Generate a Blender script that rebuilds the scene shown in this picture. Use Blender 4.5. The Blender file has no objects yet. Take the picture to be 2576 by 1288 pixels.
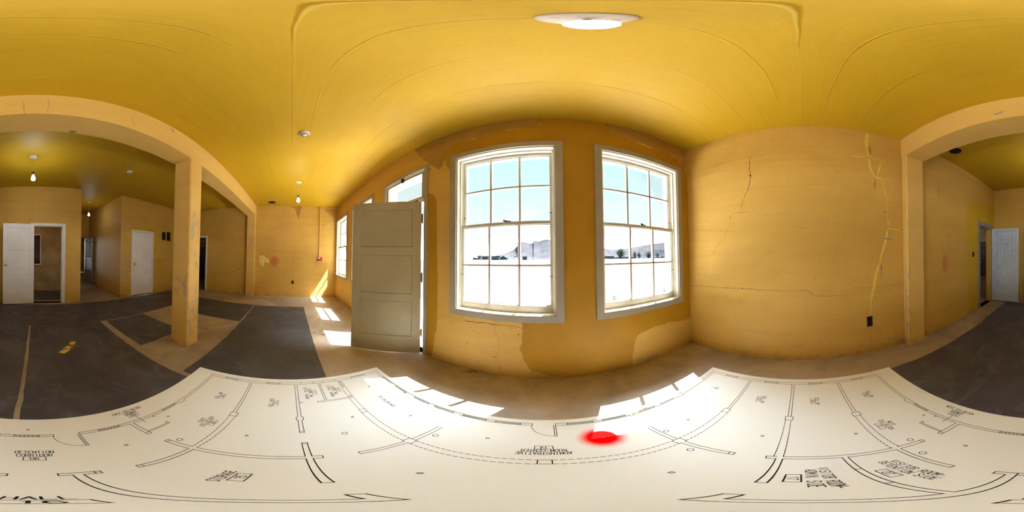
import bpy, math, random
from mathutils import Vector, Matrix
random.seed(7)
S=1.31                      # metres per survey unit (camera height above the floor)
m=1/S                       # one metre in survey units
YAW,RX,RY=1378.08,.0229,.0089
W,R,L,C,B,B2,ZB=1.126,1.3285,-4.067,1.3323,-.9216,-1.14,1.0511
NY=-3.12                    # rear wall
WO=1.315                    # outer face of the window wall
scn=bpy.context.scene
col=scn.collection
pi=math.pi

# ---------- survey helpers: turn a direction seen from the tripod into a point on a surface ----------
def ray(x,y):
    az=(x-YAW)/2576*2*pi; el=(644-y)/1288*pi
    v=(math.sin(az)*math.cos(el), math.cos(az)*math.cos(el), math.sin(el))
    a,b=RX,RY
    v=(v[0], math.cos(a)*v[1]-math.sin(a)*v[2], math.sin(a)*v[1]+math.cos(a)*v[2])
    return (math.cos(b)*v[0]+math.sin(b)*v[2], v[1], -math.sin(b)*v[0]+math.cos(b)*v[2])
def on(ax,val,x,y):
    v=ray(x,y); t=val/v[ax]; return (v[0]*t,v[1]*t,v[2]*t)
def w(x,y,z): return Vector((x*S,y*S,(z+1)*S))

# ---------- materials ----------
class N:
    def __init__(s,name):
        s.mat=bpy.data.materials.new(name); s.mat.use_nodes=True
        s.t=s.mat.node_tree; s.t.nodes.clear()
        s.out=s.t.nodes.new('ShaderNodeOutputMaterial')
    def n(s,ty,**kw):
        nd=s.t.nodes.new(ty)
        for k,v in kw.items():
            if k.startswith('i_'):
                key=k[2:]; key=int(key) if key.isdigit() else key.replace('_',' ')
                nd.inputs[key].default_value=v
            else: setattr(nd,k,v)
        return nd
    def l(s,a,b): s.t.links.new(a,b)
    def math(s,op,a,b=None,c=None,clamp=False):
        nd=s.n('ShaderNodeMath',operation=op,use_clamp=clamp)
        for i,v in enumerate((a,b,c)):
            if v is None: continue
            if hasattr(v,'node'): s.l(v,nd.inputs[i])
            else: nd.inputs[i].default_value=v
        return nd.outputs[0]
    def noise(s,vec,scale,detail=4,rough=.55,dist=0):
        nd=s.n('ShaderNodeTexNoise'); nd.inputs['Scale'].default_value=scale
        nd.inputs['Detail'].default_value=detail; nd.inputs['Roughness'].default_value=rough
        nd.inputs['Distortion'].default_value=dist
        if vec is not None: s.l(vec,nd.inputs['Vector'])
        return nd.outputs['Fac']
    def smooth(s,v,a,b,to0=0,to1=1):
        nd=s.n('ShaderNodeMapRange',interpolation_type='SMOOTHSTEP')
        s.l(v,nd.inputs[0]); nd.inputs[1].default_value=a; nd.inputs[2].default_value=b
        nd.inputs[3].default_value=to0; nd.inputs[4].default_value=to1
        return nd.outputs[0]
    def mix(s,f,a,b,blend='MIX'):
        nd=s.n('ShaderNodeMix',data_type='RGBA',blend_type=blend)
        for i,v in ((0,f),(6,a),(7,b)):
            if hasattr(v,'node'): s.l(v,nd.inputs[i])
            elif i==0: nd.inputs[i].default_value=v
            else: nd.inputs[i].default_value=(*v,1)
        return nd.outputs[2]
    def scalev(s,vec,sc):
        nd=s.n('ShaderNodeVectorMath',operation='MULTIPLY'); s.l(vec,nd.inputs[0]); nd.inputs[1].default_value=sc
        return nd.outputs[0]
    def bsdf(s,colr,rough=.7,metal=0,bump=None,bs=.3,bd=.01,spec=.5):
        p=s.n('ShaderNodeBsdfPrincipled')
        if hasattr(colr,'node'): s.l(colr,p.inputs['Base Color'])
        else: p.inputs['Base Color'].default_value=(*colr,1)
        if hasattr(rough,'node'): s.l(rough,p.inputs['Roughness'])
        else: p.inputs['Roughness'].default_value=rough
        p.inputs['Metallic'].default_value=metal
        p.inputs['Specular IOR Level'].default_value=spec
        if bump is not None:
            b=s.n('ShaderNodeBump'); b.inputs['Strength'].default_value=bs; b.inputs['Distance'].default_value=bd
            s.l(bump,b.inputs['Height']); s.l(b.outputs[0],p.inputs['Normal'])
        s.l(p.outputs[0],s.out.inputs[0]); return s.mat

def simple(name,c,rough=.6,metal=0,var=.08,scale=9,bump=0,spec=.5):
    n=N(name); pos=n.n('ShaderNodeNewGeometry').outputs['Position']
    f=n.noise(pos,scale,5)
    d=tuple(max(0,x*(1-var*2)) for x in c); e=tuple(min(1,x*(1+var)) for x in c)
    cc=n.mix(n.smooth(f,.3,.7),d,e)
    return n.bsdf(cc,rough,metal,n.noise(pos,scale*9,3) if bump else None,bump,.003,spec)

def plaster(name,aged1,aged2,fresh,line_axis='z',rough=.62):
    n=N(name); g=n.n('ShaderNodeNewGeometry'); pos=g.outputs['Position']
    big=n.noise(pos,.9,4,.6,.4)
    band=n.noise(n.scalev(pos,(.55,.55,6.5)),1.0,4,.6)
    fine=n.noise(pos,34,4,.65)
    c=n.mix(n.smooth(big,.35,.65),aged1,aged2)
    c=n.mix(n.smooth(band,.45,.75,0,.35),c,tuple(x*.84 for x in aged1))
    c=n.mix(n.smooth(band,.45,.25,0,.35),c,tuple(min(1,x*1.10) for x in aged2))
    c=n.mix(n.smooth(fine,.35,.8,0,.25),c,tuple(x*.72 for x in aged1))
    # pinkish wash where the old coat is thin
    wash=n.noise(pos,1.7,5,.6,.8)
    c=n.mix(n.smooth(wash,.55,.78,0,.55),c,(aged1[0]*.95,aged1[1]*.84,aged1[2]*1.25))
    # board joints of the formwork
    sep=n.n('ShaderNodeSeparateXYZ'); n.l(pos,sep.inputs[0])
    z=n.math('ADD',sep.outputs[2],n.math('MULTIPLY',n.noise(n.scalev(pos,(.8,.8,.2)),1.2,3),.025))
    pp=n.math('PINGPONG',z,.095)
    ln=n.smooth(pp,.0045,.0)
    gate=n.smooth(n.noise(n.scalev(pos,(.7,.7,4.)),1.3,3),.52,.68)
    ln=n.math('MULTIPLY',ln,gate)
    c=n.mix(n.math('MULTIPLY',ln,.30),c,tuple(x*.5 for x in aged1))
    # paint layers stored on the mesh: red=new coat, green=scuffed, blue=red spray, alpha unused
    at=n.n('ShaderNodeAttribute',attribute_name='paint'); sp=n.n('ShaderNodeSeparateColor'); n.l(at.outputs['Color'],sp.inputs[0])
    ragged=n.math('MULTIPLY',n.math('SUBTRACT',n.noise(pos,11,6,.65),.5),.22)
    fr=n.smooth(n.math('ADD',sp.outputs[0],ragged),.475,.525)
    fc=n.mix(n.smooth(n.noise(pos,3.5,4),.3,.7),fresh,tuple(x*.9 for x in fresh))
    c=n.mix(fr,c,fc)
    sc=n.math('MULTIPLY',n.smooth(sp.outputs[1],.45,.62),n.smooth(n.noise(n.scalev(pos,(1,1,.6)),17,6,.7),.5,.56))
    c=n.mix(n.math('MULTIPLY',sc,.6),c,(.34,.29,.24))
    rd=n.smooth(sp.outputs[2],.3,.75,0,.7)
    c=n.mix(rd,c,(.5,.12,.05))
    gm=n.math('MULTIPLY',n.smooth(n.math('ADD',n.n('ShaderNodeAttribute',attribute_name='grime').outputs['Fac'],ragged),.46,.54),n.smooth(n.noise(pos,2.4,5,.6),.25,.6,.55,1))
    c=n.mix(n.math('MULTIPLY',gm,.62),c,(.22,.105,.022))
    # dirty band at the foot of the wall
    foot=n.math('MULTIPLY',n.smooth(sep.outputs[2],.16,.0),n.smooth(n.noise(pos,3.2,5,.6),.42,.7))
    c=n.mix(n.math('MULTIPLY',foot,.55),c,(.13,.085,.06))
    # few dark chips
    chips=n.smooth(n.noise(n.scalev(pos,(1,1,1.6)),7.5,8,.8),.735,.76)
    c=n.mix(n.math('MULTIPLY',chips,.6),c,(.2,.12,.07))
    h=n.math('ADD',n.math('MULTIPLY',fine,.4),n.math('MULTIPLY',ln,-.6))
    h=n.math('ADD',h,n.math('MULTIPLY',fr,.15))
    return n.bsdf(c,rough,0,h,.35,.004,.35)

def ceiling_mat():
    n=N('ceiling_paint'); pos=n.n('ShaderNodeNewGeometry').outputs['Position']
    sep=n.n('ShaderNodeSeparateXYZ'); n.l(pos,sep.inputs[0])
    wob=n.math('MULTIPLY',n.math('SUBTRACT',n.noise(n.scalev(pos,(.9,1,1)),1.5,4),.5),.05)
    y=n.math('ADD',n.math('ADD',sep.outputs[1],wob),20.065)
    pp=n.math('PINGPONG',y,.0945)
    ln=n.smooth(pp,.006,0)
    gate=n.smooth(n.noise(n.scalev(pos,(.8,5,1)),1.1,4),.44,.6)
    ln=n.math('MULTIPLY',ln,gate)
    big=n.noise(pos,.7,4,.6,.5); gr=n.noise(n.scalev(pos,(1.2,26,1)),1.5,5,.6); fine=n.noise(pos,60,3,.6)
    c=n.mix(n.smooth(big,.3,.7),CEI1,CEI2)
    c=n.mix(n.smooth(gr,.45,.75,0,.3),c,tuple(x*.86 for x in CEI1))
    c=n.mix(n.smooth(fine,.4,.75,0,.22),c,tuple(x*.8 for x in CEI1))
    c=n.mix(n.math('MULTIPLY',ln,.35),c,tuple(x*.5 for x in CEI1))
    h=n.math('ADD',n.math('MULTIPLY',ln,1.),n.math('MULTIPLY',gr,.5))
    h=n.math('ADD',h,n.math('MULTIPLY',fine,.25))
    return n.bsdf(c,.55,0,h,.4,.004,.4)

def floor_mat():
    n=N('worn_concrete'); pos=n.n('ShaderNodeNewGeometry').outputs['Position']
    a=n.noise(pos,1.1,6,.62,.8); b=n.noise(pos,5,6,.7,.6); f=n.noise(pos,70,3,.6)
    c=n.mix(n.smooth(a,.32,.68),(.28,.22,.165),(.46,.38,.285))
    c=n.mix(n.smooth(b,.5,.8,0,.5),c,(.20,.145,.10))
    c=n.mix(n.smooth(b,.42,.2,0,.4),c,(.50,.42,.32))
    c=n.mix(n.smooth(f,.6,.8,0,.35),c,(.1,.07,.05))
    sp=n.smooth(n.noise(pos,13,7,.75),.72,.75)
    c=n.mix(n.math('MULTIPLY',sp,.7),c,(.06,.045,.035))
    return n.bsdf(c,.48,0,n.math('ADD',b,n.math('MULTIPLY',f,.3)),.12,.006,.45)

def mat_felt(name,c1,c2,scuff):
    n=N(name); pos=n.n('ShaderNodeNewGeometry').outputs['Position']
    a=n.noise(pos,1.6,6,.6,1.2); b=n.noise(n.scalev(pos,(1,.6,1)),2.6,3,.5,2.2); f=n.noise(pos,80,3)
    c=n.mix(n.smooth(a,.35,.65),c1,c2)
    c=n.mix(n.smooth(b,.56,.63,0,.45),c,scuff)
    c=n.mix(n.smooth(n.noise(pos,9,6,.7),.66,.72,0,.35),c,tuple(x*1.6 for x in scuff))
    c=n.mix(n.smooth(n.noise(pos,24,2,.5),.775,.79,0,.8),c,(.3,.27,.22))
    return n.bsdf(c,.55,0,f,.15,.002,.4)

CEI1=(.44,.264,.007); CEI2=(.475,.290,.011)
M={}
M['wall']=plaster('aged_ochre_plaster',(.56,.342,.070),(.62,.382,.084),(.57,.365,.020))
M['wallw']=plaster('aged_ochre_plaster_orange_backlit_coat',(.56,.342,.070),(.62,.382,.084),(.42,.218,.007))  # window wall: new coat more orange, and darkened to hold its backlit shade
M['beam']=plaster('aged_peach_plaster',(.67,.43,.112),(.71,.465,.130),(.74,.45,.05))
M['ceil']=ceiling_mat()
M['floor']=floor_mat()
M['mat']=mat_felt('dark_floor_felt',(.064,.060,.078),(.098,.094,.116),(.14,.14,.165))
M['mat2']=mat_felt('grey_floor_felt',(.055,.057,.068),(.078,.08,.09),(.10,.103,.115))
M['crack']=simple('dark_crack',(.13,.06,.02),.9)  # dark brown tone of the drawn cracks, chips and dark marks
M['hair']=simple('hairline_crack',(.36,.20,.07),.9)
M['yellow']=simple('yellow_patch_paint',(.80,.56,.10),.6)
M['ypale']=simple('pale_yellow_patch_paint',(.80,.62,.2),.6)
M['smear']=simple('grey_filler',(.36,.28,.22),.8)
M['trim']=simple('cream_trim_paint',(.33,.30,.235),.45,0,.04,4,.1)
M['sash']=simple('white_sash_paint',(.70,.67,.58),.42,0,.03,5,.1)
M['sash2']=simple('backlit_sash_paint',(.46,.43,.37),.42,0,.03,5,.1)  # sash white toned down, the backlit shade put into the colour
M['edoor']=simple('cream_door_paint',(.33,.275,.150),.42,0,.04,3,.15)
M['idoor']=simple('white_door_paint',(.80,.80,.84),.42,0,.03,3,.15)
M['itrim']=simple('white_trim_paint',(.78,.77,.76),.45,0,.03,3,.1)
M['brass']=simple('brass',(.75,.52,.16),.28,1,.1)
M['oldbrass']=simple('tarnished_brass',(.30,.20,.06),.4,.7,.2)
M['iron']=simple('black_iron',(.03,.028,.03),.5,.6)
M['jail']=simple('blue_grey_steel_paint',(.56,.63,.76),.5,.1,.05,7,.2)
M['jaild']=simple('grey_steel_frame_paint',(.27,.26,.26),.5,.1,.05,7,.2)
M['bars']=simple('dark_bars_paint',(.07,.068,.07),.5,.3)
M['wplas']=simple('white_plastic',(.78,.72,.66),.4,0,.03)
M['cord']=simple('cream_cord',(.72,.6,.42),.6)
M['sock']=simple('aged_brass_socket',(.25,.16,.07),.4,.7)
M['black']=simple('dark_void',(.006,.005,.005),.9)
M['brown']=simple('dark_brown_bakelite',(.028,.014,.01),.4)
M['red']=simple('alarm_red',(.5,.02,.02),.35)
M['conduit']=simple('yellow_painted_conduit',(.80,.52,.10),.45)
M['slab']=simple('roof_concrete',(.4,.37,.32),.8)
M['paper']=simple('white_paper',(.93,.97,1.0),.8,0,.0,spec=0)
M['ink']=simple('black_ink',(.008,.008,.008),.6,0,0,spec=.1)
M['ochre']=simple('ochre_room_plaster',(.50,.36,.17),.7,0,.12,2,.2)
M['gwall']=simple('stucco_exterior',(.6,.55,.45),.8,0,.08,2,.2)
M['chalk']=simple('chalk_scuff',(.10,.095,.095),.8)
M['teal']=simple('teal_line_paint',(.06,.13,.14),.7)

def glass():
    n=N('window_glass')
    tr=n.n('ShaderNodeBsdfTransparent'); tr.inputs[0].default_value=(.97,.985,.98,1)
    gl=n.n('ShaderNodeBsdfGlossy'); gl.inputs['Roughness'].default_value=.02
    fr=n.n('ShaderNodeFresnel'); fr.inputs[0].default_value=1.45
    mx=n.n('ShaderNodeMixShader'); n.l(n.math('MULTIPLY',fr.outputs[0],.2),mx.inputs[0]); n.l(tr.outputs[0],mx.inputs[1]); n.l(gl.outputs[0],mx.inputs[2])
    n.l(mx.outputs[0],n.out.inputs[0]); return n.mat
M['glass']=glass()
def emit(name,c,st):
    n=N(name); e=n.n('ShaderNodeEmission'); e.inputs[0].default_value=(*c,1); e.inputs[1].default_value=st
    n.l(e.outputs[0],n.out.inputs[0]); return n.mat
BULB=70
RBULB=230
M['rbulb']=emit('lit_bulb_rear',(.90,.96,1),RBULB)
M['bulb']=emit('lit_bulb',(.92,.97,1),BULB)

# ---------- mesh builder (coordinates in survey units) ----------
class MB:
    def __init__(s): s.v=[]; s.f=[]; s.m=[]; s.sm=[]
    def add(s,vs,fs,mi=0,sm=False):
        o=len(s.v); s.v+=[tuple(v) for v in vs]
        for f in fs: s.f.append([i+o for i in f]); s.m.append(mi); s.sm.append(sm)
    def box(s,x0,x1,y0,y1,z0,z1,mi=0,fn=None):
        x0,x1=min(x0,x1),max(x0,x1); y0,y1=min(y0,y1),max(y0,y1); z0,z1=min(z0,z1),max(z0,z1)
        vs=[(x,y,z) for x in (x0,x1) for y in (y0,y1) for z in (z0,z1)]
        if fn: vs=[fn(*v) for v in vs]
        s.add(vs,[(0,1,3,2),(4,6,7,5),(0,4,5,1),(2,3,7,6),(0,2,6,4),(1,5,7,3)],mi)
    def cyl(s,p,q,r,n=12,mi=0,r2=None,cap=True,sm=True):
        p=Vector(p);q=Vector(q);d=(q-p).normalized(); a=d.orthogonal().normalized(); b=d.cross(a)
        r2=r if r2 is None else r2; vs=[]
        for c,rr in ((p,r),(q,r2)):
            for i in range(n):
                t=2*pi*i/n; vs.append(c+a*math.cos(t)*rr+b*math.sin(t)*rr)
        s.add(vs,[(i,(i+1)%n,n+(i+1)%n,n+i) for i in range(n)],mi,sm)
        if cap:
            s.add(vs[:n],[list(range(n))[::-1]],mi); s.add(vs[n:],[list(range(n))],mi)
    def lathe(s,c,prof,n=24,mi=0,axis=2,sm=True,sgn=1):
        vs=[];k=len(prof)
        for r,h in prof:
            for i in range(n):
                t=2*pi*i/n; a,b=r*math.cos(t),r*math.sin(t)
                o={2:(a,b,h*sgn),0:(h*sgn,a,b),1:(a,h*sgn,b)}[axis]
                vs.append((c[0]+o[0],c[1]+o[1],c[2]+o[2]))
        fs=[(j*n+i,j*n+(i+1)%n,(j+1)*n+(i+1)%n,(j+1)*n+i) for j in range(k-1) for i in range(n)]
        s.add(vs,fs,mi,sm)
    def tube(s,pts,r,n=8,mi=0):
        for a,b in zip(pts,pts[1:]): s.cyl(a,b,r,n,mi)
    def poly(s,pts,mi=0): s.add(pts,[list(range(len(pts)))],mi)
    def prism(s,pts,off,mi=0):
        n=len(pts); q=[tuple(a+b for a,b in zip(p,off)) for p in pts]
        s.add(list(pts)+q,[list(range(n))[::-1],list(range(n,2*n))]+[(i,(i+1)%n,n+(i+1)%n,n+i) for i in range(n)],mi)
    def build(s,name,mats,parent=None,origin=None,bevel=0):
        me=bpy.data.meshes.new(name)
        if parent is not None:
            org=Vector(parent['_o'])
        else:
            org=w(*origin) if origin is not None else Vector((0,0,0))
        me.from_pydata([w(*v)-org for v in s.v],[],s.f)
        if not isinstance(mats,(list,tuple)): mats=[mats]
        for x in mats: me.materials.append(M[x] if isinstance(x,str) else x)
        me.polygons.foreach_set('material_index',s.m); me.polygons.foreach_set('use_smooth',s.sm)
        me.update()
        o=bpy.data.objects.new(name,me); col.objects.link(o)
        o['_o']=list(org)
        if parent is not None:
            o.parent=parent
            o.location=(0,0,0)
        else: o.location=org
        if bevel:
            b=o.modifiers.new('edge','BEVEL'); b.width=bevel; b.segments=2; b.limit_method='ANGLE'
        return o
def empty(name,loc,**kw):
    o=bpy.data.objects.new(name,None); col.objects.link(o); o.location=w(*loc); o['_o']=list(o.location)
    o.empty_display_size=.1
    tag(o,**kw); return o
def tag(o,label=None,cat=None,group=None,kind=None):
    if label:o['label']=label
    if cat:o['category']=cat
    if group:o['group']=group
    if kind:o['kind']=kind
    return o
def dup(root,loc,label=None,group=None,swap=None):
    r=root.copy(); col.objects.link(r); r.location=w(*loc)
    if label:r['label']=label
    if group:r['group']=group
    for ch in list(root.children):
        c=ch.copy(); col.objects.link(c); c.parent=r
        if swap and ch.name.startswith(swap[0]): c.data=ch.data.copy(); c.data.materials[0]=M[swap[1]]
        for g in list(ch.children):
            d=g.copy(); col.objects.link(d); d.parent=c
    return r

# ---------- walls with openings and painted patches ----------
def inside(p,poly):
    x,y=p; c=False; j=len(poly)-1
    for i in range(len(poly)):
        xi,yi=poly[i]; xj,yj=poly[j]
        if (yi>y)!=(yj>y) and x<(xj-xi)*(y-yi)/(yj-yi)+xi: c=not c
        j=i
    return c
def sdist(p,poly):
    d=9e9; j=len(poly)-1
    for i in range(len(poly)):
        ax,ay=poly[j]; bx,by=poly[i]; dx,dy=bx-ax,by-ay; L2=dx*dx+dy*dy or 1e-12
        t=max(0,min(1,((p[0]-ax)*dx+(p[1]-ay)*dy)/L2)); ex,ey=ax+dx*t-p[0],ay+dy*t-p[1]
        d=min(d,ex*ex+ey*ey); j=i
    d=math.sqrt(d); return d if inside(p,poly) else -d
def wall(name,axis,face,back,u0,u1,z0,z1,holes=(),mat='wall',step=.03,paint=(),extra=None,kind='structure'):
    """axis 0: wall plane x=face, u=y ; axis 1: wall plane y=face, u=x. paint: (channel, polygon in (u,z))"""
    mb=MB()
    P=(lambda u,t,z:(t,u,z)) if axis==0 else (lambda u,t,z:(u,t,z))
    def cuts(a,b,hs,st):
        c=sorted(set([a,b]+[x for h in hs for x in h if a<x<b])); out=[]
        for p,q in zip(c,c[1:]):
            k=max(1,int(math.ceil((q-p)/st))); out+=[p+(q-p)*i/k for i in range(k)]
        return out+[b]
    def hole(u,z): return any(h[0]<u<h[1] and h[2]<z<h[3] for h in holes)
    for t,st in ((face,step),(back,99)):
        us=cuts(u0,u1,[h[:2] for h in holes],st); zs=cuts(z0,z1,[h[2:] for h in holes],st)
        base=len(mb.v); nz=len(zs)
        mb.v+=[P(u,t,z) for u in us for z in zs]
        for i in range(len(us)-1):
            for j in range(nz-1):
                if not hole((us[i]+us[i+1])/2,(zs[j]+zs[j+1])/2):
                    mb.f.append([base+i*nz+j,base+(i+1)*nz+j,base+(i+1)*nz+j+1,base+i*nz+j+1]); mb.m.append(0); mb.sm.append(False)
        if t==face: nfront=len(mb.v)
    rects=[(u0,u1,z0,z1)]+list(holes)
    for a,b,c,d in rects:
        for q in (((a,c),(b,c)),((b,c),(b,d)),((b,d),(a,d)),((a,d),(a,c))):
            if (a,b,c,d)!=(u0,u1,z0,z1) and q[0][1]==q[1][1] and q[0][1]<=z0: continue
            mb.poly([P(q[0][0],face,q[0][1]),P(q[1][0],face,q[1][1]),P(q[1][0],back,q[1][1]),P(q[0][0],back,q[0][1])])
    mats=[mat]
    if extra: mats+=extra(mb,P,face,back)
    o=mb.build(name,mats); tag(o,kind=kind)
    if paint:
        at=o.data.color_attributes.new('paint','FLOAT_COLOR','POINT')
        vals=[0.0]*(4*len(mb.v))
        boxes=[(ch,pl,min(p[0] for p in pl)-.1,max(p[0] for p in pl)+.1,min(p[1] for p in pl)-.1,max(p[1] for p in pl)+.1) for ch,pl in paint]
        for i in range(nfront):
            v=mb.v[i]; u=v[1] if axis==0 else v[0]; z=v[2]
            for ch,pl,a,b,c,d in boxes:
                if a<u<b and c<z<d:
                    val=max(0,min(1,.5+sdist((u,z),pl)*5))
                    vals[4*i+ch]=max(vals[4*i+ch],val)
        gv=vals[3::4]; vals[3::4]=[1.0]*len(mb.v)
        at.data.foreach_set('color',vals)
        gr=o.data.attributes.new('grime','FLOAT','POINT'); gr.data.foreach_set('value',gv)
    return o
def ribbon(mb,pts,wd,mi,P,t,jit=.3,sub=.025):
    """thin strip following pts (u,z) on the wall plane"""
    out=[]
    for (a,b),(c,d) in zip(pts,pts[1:]):
        k=max(1,int(math.hypot(c-a,d-b)/sub))
        for i in range(k):
            f=i/k; out.append((a+(c-a)*f+random.uniform(-1,1)*wd*jit*1.5,b+(d-b)*f+random.uniform(-1,1)*wd*jit*1.5))
    out.append(pts[-1]); vs=[]
    for i,p in enumerate(out):
        q=out[min(i+1,len(out)-1)]; r=out[max(i-1,0)]
        dx,dy=q[0]-r[0],q[1]-r[1]; l=math.hypot(dx,dy) or 1
        ww=wd*.5*random.uniform(1-jit*1.4,1+jit*1.4)*(0.35 if i in (0,len(out)-1) else 1)
        vs.append(P(p[0]-dy/l*ww,t,p[1]+dx/l*ww)); vs.append(P(p[0]+dy/l*ww,t,p[1]-dx/l*ww))
    mb.add(vs,[(2*i,2*i+1,2*i+3,2*i+2) for i in range(len(out)-1)],mi)
def blob(mb,c,r,mi,P,t,k=9,asp=1):
    mb.poly([P(c[0]+math.cos(2*pi*i/k)*r*random.uniform(.6,1.2)*asp,t,c[1]+math.sin(2*pi*i/k)*r*random.uniform(.6,1.2)) for i in range(k)],mi)

# ================= SETTING =================
FX0,FX1,FY0,FY1=-6.4,4.8,-7.2,WO
mb=MB(); mb.box(FX0,FX1,FY0,FY1,-1.12,-1.0); tag(mb.build('floor','floor'),kind='structure')
# ceiling with two round duct openings
vents=[(-3.79,-.492),(1.107,-1.497)]
mb=MB(); mb.box(FX0,FX1,FY0,WO+.02,C,C+.1); tag(mb.build('ceiling','ceil'),kind='structure')
mb=MB(); mb.box(FX0-.1,FX1+.1,FY0-.1,2.006,1.62,1.70); mb.box(FX0-.1,FX1+.1,FY0-.1,WO,C+.1,1.62)
tag(mb.build('roof','slab'),kind='structure')

# ---- window wall ----
WIN=[(-.326,'window_1'),(.777,'window_2'),(-2.493,'window_3'),(-3.60,'window_4')]
HW=.382; WZ0,WZ1=-.402,.940
DX0,DX1=-1.757,-1.062; DZ1=.965
holes=[(c-HW,c+HW,WZ0,WZ1) for c,_ in WIN]+[(DX0,DX1,-1.2,DZ1)]
ww=lambda pts:[(on(1,W,*p)[0],on(1,W,*p)[2]) for p in pts]
fresh_w=ww([(1115,395),(1117.4,382.5),(1129.9,371.6),(1153,362),(1192,350.6),(1215,340.5),(1246,332),(1277,327),(1308,324),(1322,319.6),(1344,321),(1359.7,313.4),(1358,297),(1526.8,307),(1536,328),(1534.5,333.6),(1553,338),(1592,353),(1627.7,370),(1654,377),(1677,385.6),(1696,396.4),(1708,409),(1717.7,418),(1726,432),(1737,600),(1738,800),(1722.6,805),(1683.5,811.7),(1644,822.6),(1609.6,840),(1596.5,857),(1592,888),(1590,940),(1500,960),(1414,950),(1339,934),(1321,912),(1315,891),(1308,878),(1313,865),(1315,832),(1311.5,811.3),(1300,700),(1260,600),(1150,440),(1122,418),(1119,404)])
fresh_d=ww([(1060,480),(1090,490),(1098,500),(1101,713),(1099,824),(1093,850),(1090,872),(1086,897),(1060,900)])
fresh_b=ww([(1085,497),(1098,500),(1101,713),(1099,820),(1084,820)])
def ex_w(mb,P,f,bk):
    t=f-.0012; k=5.3675; c6=lambda *q:[(1060+x/k,720+y/k) for x,y in q]
    for pts,wd,mi in ((c6((575,465),(690,478),(750,495),(830,490),(890,492),(950,518),(1030,523),(1100,528)),.0036,1),
        (c6((1100,528),(1190,532),(1290,548),(1350,568),(1405,572)),.0022,1),(c6((1425,505),(1430,560),(1470,578)),.0022,1),
        (c6((985,530),(990,590),(975,640),(1010,655),(1050,690),(1045,730),(1030,760),(1045,790),(1045,840),(1058,885),(1025,905),(1020,935),(1045,970),(1030,1045)),.0018,1),
        (c6((1030,1045),(1070,1090),(1065,1120),(1085,1145)),.002,1),(c6((560,390),(580,440)),.0015,1),(c6((380,360),(365,380)),.003,1),
        (c6((1000,480),(995,500)),.002,1),(c6((1270,838),(1330,845)),.002,1)):
        ribbon(mb,ww(pts),wd,mi,P,t)
    for x,y,r in ((710,598,.005),(987,955,.007),(770,1020,.006),(1490,1167,.005),(615,765,.005),(1310,650,.006),(885,597,.003),(1215,570,.003)):
        blob(mb,ww(c6((x,y)))[0],r,1,P,t)
    ribbon(mb,ww([(1098,660),(1108,662)]),.002,1,P,t); blob(mb,ww([(1081,427)])[0],.018,3,P,t)
    for p in ((1103,480),(1120,430),(1110,610),(1106,708)): blob(mb,ww([p])[0],.004,1,P,t)
    # drifts of dust-dark plaster above the skirting line
    return ['crack','hair','smear']
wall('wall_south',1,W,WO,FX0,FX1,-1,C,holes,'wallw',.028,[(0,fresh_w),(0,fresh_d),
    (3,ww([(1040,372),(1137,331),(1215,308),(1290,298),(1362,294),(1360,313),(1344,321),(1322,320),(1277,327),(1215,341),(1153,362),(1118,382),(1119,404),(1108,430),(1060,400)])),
    (3,ww([(1522,307),(1584,321),(1650,345),(1722,378),(1726,420),(1717,420),(1696,396),(1654,377),(1592,353),(1536,333),(1528,320)]))],ex_w)

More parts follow.
